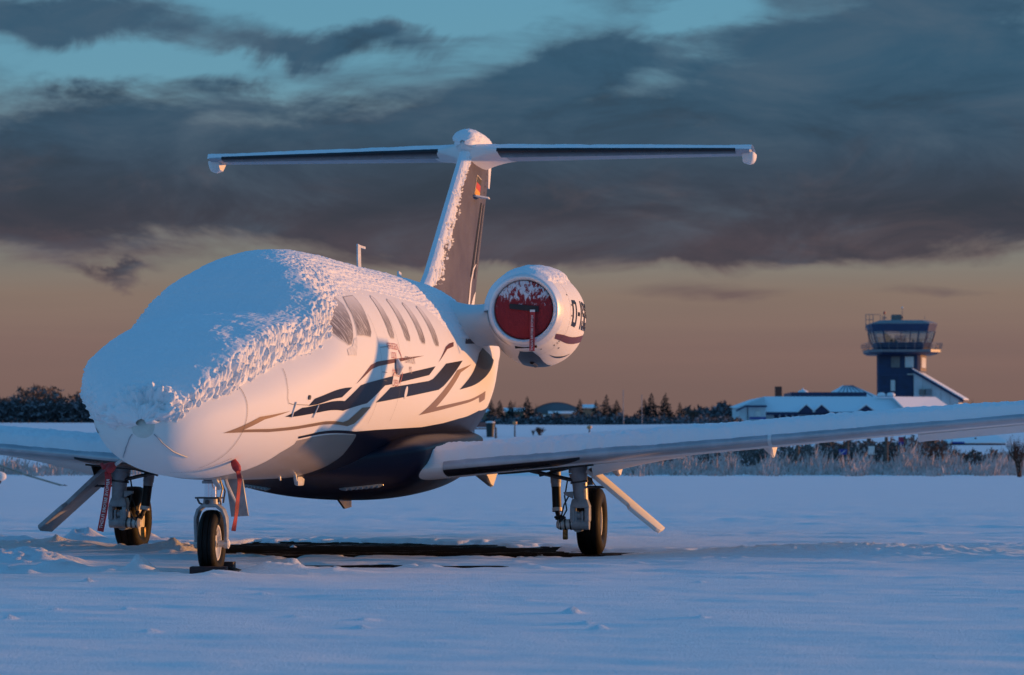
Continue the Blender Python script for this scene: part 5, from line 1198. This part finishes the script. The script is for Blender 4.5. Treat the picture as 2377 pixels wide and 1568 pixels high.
SP = [(1141, 930, 32, 'leftmost spruce, beside the jet tail'), (1160, 930, 34, 'second spruce from the jet tail, close to the first'), (1185, 931, 32, 'third spruce from the jet tail'), (1224, 921, 40, 'tall ragged spruce left of the arched hangar'),
      (1346, 927, 36, 'spruce in front of the right end of the arched hangar'), (1384, 930, 34, 'slim spruce at the left of the dense middle clump'), (1408, 917, 46, 'tallest spruce of the dense middle clump'), (1431, 929, 38, 'right-hand spruce of the dense middle clump'),
      (1496, 927, 38, 'shorter left spruce of the pair with a pole in front'), (1512, 913, 40, 'tall spruce right of the thin pole'), (1545, 913, 40, 'tall lone spruce between the pole and the slim young spruce'), (1578, 935, 26, 'slim young spruce nearest the terminal')]
for i, (px, y, w_, lab) in enumerate(SP): place_spruce(i, px, y, 268 + (i * 7) % 22, w_ * 1.75, lab)
def place_bare(i, px, ytop, D, hx, mat, label, name='bare_tree', grp='bare trees behind the apron', n0=6, depth=4, spread=.75, cat='tree', thin=.018):
    rs = random.Random(300 + i); g = ground_at(px, D); hgt = ht(ytop, D) - g.z
    t = empty(name, g, 0, label=label, cat=cat, group=grp)
    mb = bare(rs, hgt, spread, n0, depth, thin)
    zmax = max(v[2] for v in mb.V); kx = hx * D / FPX / max(.1, max(abs(v[0]) for v in mb.V)); mb.V = [(v[0] * kx, v[1] * kx, v[2] * hgt / zmax) for v in mb.V]
    o = obj('crown', mb.V, mb.F, M[mat], t); MB().tube([(0, 0, -.2), (.01, 0, hgt * .4)], [.03 * hgt, .015 * hgt], 5).build('trunk', M['trunk'], t)
for i, (px, y, D, hx, lab) in enumerate(((1199, 929, 300, 22, 'russet bare tree behind the spruces left of the hangar'), (1237, 935, 300, 14, 'small bare tree at the left end of the hangar'), (1592, 944, 290, 18, 'bare tree just right of the slim young spruce'), (1612, 941, 300, 20, 'broad russet bare tree between spruces and terminal'),
      (1456, 957, 262, 9, 'low bare tree between the two spruce groups'), (2258, 926, 330, 18, 'bare tree immediately right of the stair wing'), (2292, 932, 330, 14, 'lower bare tree at right of the stair wing'), (2312, 927, 340, 6, 'thin upright bare tree far right of the tower'))):
    place_bare(i, px, y, D, hx, 'twigr', lab)
def scrub_mass(name, rects, D, mat, label, n, size, cat='scrub'):
    """a far bank of brush that reads as one mass"""
    rs = np.random.default_rng(len(label)); V = []; F = []
    for (x0, x1, yt, yb) in rects:
        for q in range(int(n)):
            px = rs.uniform(x0, x1); dd = D + rs.uniform(-6, 6); b = ground_at(px, dd); topz = ht(yt + rs.uniform(-2, 6) + 5 * math.sin(px * .13) + 3 * math.sin(px * .37), dd); lowz = min(b.z, topz - .3)
            z = lowz + (topz - lowz) * rs.uniform(0, 1) ** .8; c = Vector((b.x, dd, z)); s_ = size * rs.uniform(.5, 1.3)
            u = Vector((rs.uniform(-1, 1), rs.uniform(-1, 1), rs.uniform(-.2, 1))).normalized() * s_; v = Vector((rs.uniform(-1, 1), rs.uniform(-1, 1), rs.uniform(-1, 1))).normalized() * s_ * .6
            i0 = len(V); V += [c, c + u, c + v]; F.append((i0, i0 + 1, i0 + 2))
    return tag(obj(name, V, F, M[mat], None), label, cat, kind='stuff')
scrub_mass('scrub_bank', [(1085, 1300, 975, 998), (1240, 1480, 968, 995), (1400, 1720, 972, 990)], 258, 'scrub', 'dark frosted scrub bank below the spruces', 2600, .42)
scrub_mass('woodland', [(1590, 1720, 953, 985), (1655, 1720, 946, 985)], 340, 'scrub', 'dark woodland on the skyline left of the terminal', 1500, .7)
scrub_mass('hillside_copse', [(40, 145, 905, 935), (60, 125, 900, 930), (-60, 40, 922, 940), (120, 215, 919, 935)], 276, 'undergrowth', 'brown frosted copse crowning the bank at far left', 900, .42)
scrub_mass('hillside_scrub', [(-60, 330, 931, 968), (-60, 330, 938, 966), (150, 420, 934, 968)], 275, 'scrub', 'dark frosted scrub covering the bank at far left', 3600, .5)
for i, (px, y, hx, lab) in enumerate(((60, 905, 22, 'left half of the bushy crown on the bank at far left'), (82, 899, 22, 'highest bushy tree on the bank at far left'), (108, 905, 24, 'right half of the bushy crown on the bank at far left'), (128, 914, 18, 'lower bushy tree right of the crown on the far left bank'), (8, 924, 18, 'russet bushy tree at the extreme left edge'), (192, 921, 9, 'small bush on the bank beside the jet nose'))):
    place_bare(20 + i, px, y, 278, hx, 'twigr' if i in (2, 4) else 'twig', lab, grp='bushy trees on the far left bank', n0=12, depth=4, spread=.9, thin=.02)
for i, (px, y, D, hx, lab) in enumerate(((1253, 990, 188, 15, 'rounded russet bush on the snow behind the wing root'), (1238, 996, 188, 6, 'small dark bush at the left of the rounded russet bush'))):
    place_bare(30 + i, px, y, D, hx, 'twigr' if i == 0 else 'scrub', lab, 'bush', 'bushes behind the wing root', 14, 3, 1.0, 'bush', .03)
# brush under the right-hand wing
ORD = 'first second third fourth fifth sixth seventh eighth ninth tenth eleventh twelfth thirteenth fourteenth fifteenth sixteenth seventeenth eighteenth'.split()
BR = [(1500, 1062), (1545, 1055), (1590, 1056), (1640, 1050), (1690, 1048), (1740, 1046), (1790, 1044), (1840, 1040), (1885, 1038), (1930, 1040), (1985, 1036), (2040, 1030), (2075, 1034), (2120, 1028), (2165, 1022), (2188, 1020), (2215, 1040), (2250, 1046)]
for i, (px, y) in enumerate(BR):
    place_bare(50 + i, px, y, 132 + (i * 5) % 14, 34, 'twigr' if i in (13, 14, 15) else 'twig', ORD[i] + ' frosted bare shrub of the thicket under the long wing, counted from the left', 'bare_shrub', 'thicket under the long wing', 10, 3, .8, 'shrub', .02)
place_bare(90, 2366, 1004, 98, 34, 'twigr', 'tall bare bush cut by the right edge of the view', 'bare_shrub', None, 12, 4, .7, 'shrub', .016)
scrub_mass('thicket_floor', [(1500, 2110, 1044, 1090), (1700, 2110, 1034, 1085), (1900, 2110, 1028, 1085), (2090, 2195, 1024, 1085), (2180, 2400, 1056, 1090)], 138, 'undergrowth', 'dark undergrowth behind the frosted weeds', 2600, .24)
# frosted weeds
def weeds(ranges, name, label, seed):
    rs = np.random.default_rng(seed); V = []; F = []
    for x0, x1, n, h0, h1 in ranges:
        for q in range(n):
            D = rs.uniform(100, 121); px = rs.uniform(x0, x1); hx = h0 + (h1 - h0) * rs.uniform(0, 1) ** 1.6
            cl = math.sin(px * .061 + seed) + math.sin(px * .023 + D * .35) + .8 * math.sin(px * .17 + D); hx *= max(.3, .62 + .28 * cl)
            fd = (D - 100 - 7 * (.5 + .5 * math.sin(px * .05) * math.sin(px * .013 + 1))) / 7
            if rs.uniform() > .08 + fd: continue
            hx *= min(1., .25 + max(fd, 0) * .8)
            b = ground_at(px, D, -.03); ln = rs.uniform(-.25, .35) * hx; wv = rs.uniform(.008, .02); yv = rs.uniform(-.2, .2) * hx
            m_ = b + Vector((ln * .35, yv * .4, hx * .6)); e = b + Vector((ln, yv, hx)); i0 = len(V)
            wa = rs.uniform(-1.2, 1.2); wd_ = Vector((math.cos(wa), math.sin(wa), 0)) * wv * 1.25; V += [b - wd_, b + wd_, m_ + wd_, m_ - wd_, e]; F += [(i0, i0 + 1, i0 + 2, i0 + 3), (i0 + 3, i0 + 2, i0 + 4)]
            if rs.uniform() < .55:     # seed head
                s_ = rs.uniform(.03, .07); i0 = len(V); V += [e + Vector((-s_ * .5, 0, -s_)), e + Vector((s_ * .6, 0, -s_ * .4)), e + Vector((s_ * .3, .02, s_ * 1.6))]; F.append((i0, i0 + 1, i0 + 2))
            if rs.uniform() < .6:
                c = b.lerp(m_, rs.uniform(.4, 1)); s_ = rs.uniform(.08, .2); a = rs.choice([-1, 1]); i0 = len(V); V += [c, c + Vector((a * s_ * .7, 0, s_ * .6)), c + Vector((a * s_ * .6, .01, s_ * .95))]; F.append((i0, i0 + 1, i0 + 2))
    return tag(obj(name, V, F, M['weed'], None), label, 'weeds', kind='stuff')
weeds([(1330, 1500, 900, .1, .55), (1480, 2420, 9000, .15, 1.0), (1880, 2420, 3000, .15, .9), (2085, 2165, 700, .4, 1.35)], 'frosted_weeds', 'frosted dead weeds along the apron edge under the long wing', 5)
weeds([(-60, 330, 4200, .1, .75)], 'frosted_weeds', 'frosted dead weeds seen under the left-hand wing', 6)

# ---- posts, lamps, signs
def post(name, px, ytop, D, r_, mat, label, cat, group=None, head=None):
    g = ground_at(px, D); h_ = ht(ytop, D) - g.z; t = empty(name, g, 0, label=label, cat=cat, group=group)
    MB().tube([(0, 0, -.2), (0, 0, h_ * .5), (0, 0, h_)], [r_, r_ * .9, r_ * .75], 8).build('pole', M[mat], t)
    if head:
        MB().lathe((0, 0, h_), (0, 0, 1), [(0, .001), (0, head * .5), (head * .5, head), (head * 1.2, head * .9), (head * 1.5, .001)], 10).build('lamp_head', M['lampo'], t)
    return t
post('lamp_post', 1195, 987, 186, .05, 'wood', 'short lamp post with orange head left of the russet bush', 'lamp', 'lamps behind the wing', .16)
post('lamp_post', 1368, 997, 190, .05, 'wood', 'lamp with orange head just above the snowy wing', 'lamp', 'lamps behind the wing', .17)
post('flag_pole', 1447, 905, 240, .035, 'pole', 'pale flagpole right of the dense spruce clump', 'pole')
post('flag_pole', 1490, 917, 245, .032, 'pole', 'thin pole in front of the pair of tall spruces', 'pole')
post('stake', 1151, 992, 184, .07, 'wood', 'dark stake standing in the snow beside the jet tail', 'post')
bn_ = ground_at(1138, 186); g = empty('litter_bin', bn_, 0, label='dark green litter bin beside the jet tail', cat='bin'); MB().lathe((0, 0, -.1), (0, 0, 1), [(0, .22), (.8, .26), (.82, .28), (.9, .28), (.95, .1), (.95, .001)], 12).build('body', M['bin'], g); MB().lathe((0, 0, .86), (0, 0, 1), [(0, .29), (.05, .3), (.1, .15), (.1, .001)], 12).build('snow_cap', M['snowroof'], g)
g = empty('bench', ground_at(1122, 187), 0, label='snow-dusted reddish bench close to the jet tail', cat='bench')
MB().box(-.75, .75, -.2, .2, .42, .5).build('seat', M['bench'], g)
MB().box(-.75, .75, .18, .24, .55, .85).build('backrest', M['bench'], g)
for x in (-.6, .6): MB().box(x - .04, x + .04, -.18, .2, -.1, .42).build('leg', M['steel'], g)
for i in range(10):
    px = 6 + i * 20.3; post('fence_post', px, 976 + (i % 3), 236, .045, 'wood', ORD[i] + ' slender fence post from the left edge on the snowfield', 'post', 'fence posts at far left')
for i, (px, yt) in enumerate(((1851, 1030), (1966, 1028), (2057, 1015))):
    post('timber_post', px, yt, 126, .09, 'wood', ('dark post beneath the wing, left of the blue sign', 'dark post at the right side of the blue slashed sign', 'tall dark post left of the red and blue sign')[i], 'post', 'posts under the long wing')
def sign(px, yt, yb, w_px, D, label, cols):
    g = ground_at(px, D); t = empty('sign', g, 0, label=label, cat='sign'); k1 = D / FPX; w_ = w_px / 2 * k1
    MB().tube([(0, .03, -.2), (0, .03, ht(yt, D) - g.z)], .025, 6).build('post', M['pole'], t)
    for mt, f0, f1 in cols:
        a, b = yt + (yb - yt) * f0, yt + (yb - yt) * f1; MB().box(-w_, w_, -.02, .0, ht(b, D) - g.z, ht(a, D) - g.z).build('sign_plate', M[mt], t)
    return t, g, k1
t, g, k1 = sign(1956, 1043, 1056, 19, 124, 'square blue sign with white diagonal slash under the wing', (('signb', 0, 1),))
MB().prism([(-.10, -.022, ht(1054, 124) - g.z), (-.06, -.022, ht(1054, 124) - g.z), (.12, -.022, ht(1046, 124) - g.z), (.08, -.022, ht(1046, 124) - g.z)], (0, -.008, 0)).build('slash', M['lettering'], t)
sign(2091, 1015, 1033, 12, 126, 'upright sign, red above blue, under the wing', (('signr', 0, .62), ('signb', .62, 1)))
sign(2022, 1036, 1056, 15, 128, 'pale notice board beneath the wing', (('blind', 0, 1),))

# ---- another light aircraft's wheel spat and tow bar at the left edge
tg = ground_at(30, 74); tb_ = empty('tow_bar', (0, 0, 0), 0, label='thin tow bar slanting to the ground at the left edge', cat='tow bar')
pa, pb = at(152, 1130, 73), at(-30, 1071, 74); MB().tube([pa, pa.lerp(pb, .5) + Vector((0, 0, -.03)), pb], .022, 8).build('bar', M['rope'], tb_); MB().tube([pa + Vector((-.05, 0, .02)), pa + Vector((.03, 0, -.01))], .04, 8).build('hook', M['steel'], tb_)
sp_ = empty('wheel_spat', at(-12, 1130, 72), 0, label='white wheel spat poking in at the left edge', cat='aircraft part')
sp_.location.z = tz(sp_.location.x, 72)
MB().lathe((-.1, 0, .22), (1, 0, 0), [(-.5, .001), (-.45, .07), (-.2, .13), (.1, .14), (.28, .11), (.36, .06), (.38, .001)], 16).build('fairing', M['white'], sp_, ang=60)
MB().lathe((.05, 0, .11), (0, 1, 0), [(-.05, .001), (-.05, .10), (.05, .10), (.05, .001)], 16).build('tyre', M['tyre'], sp_)
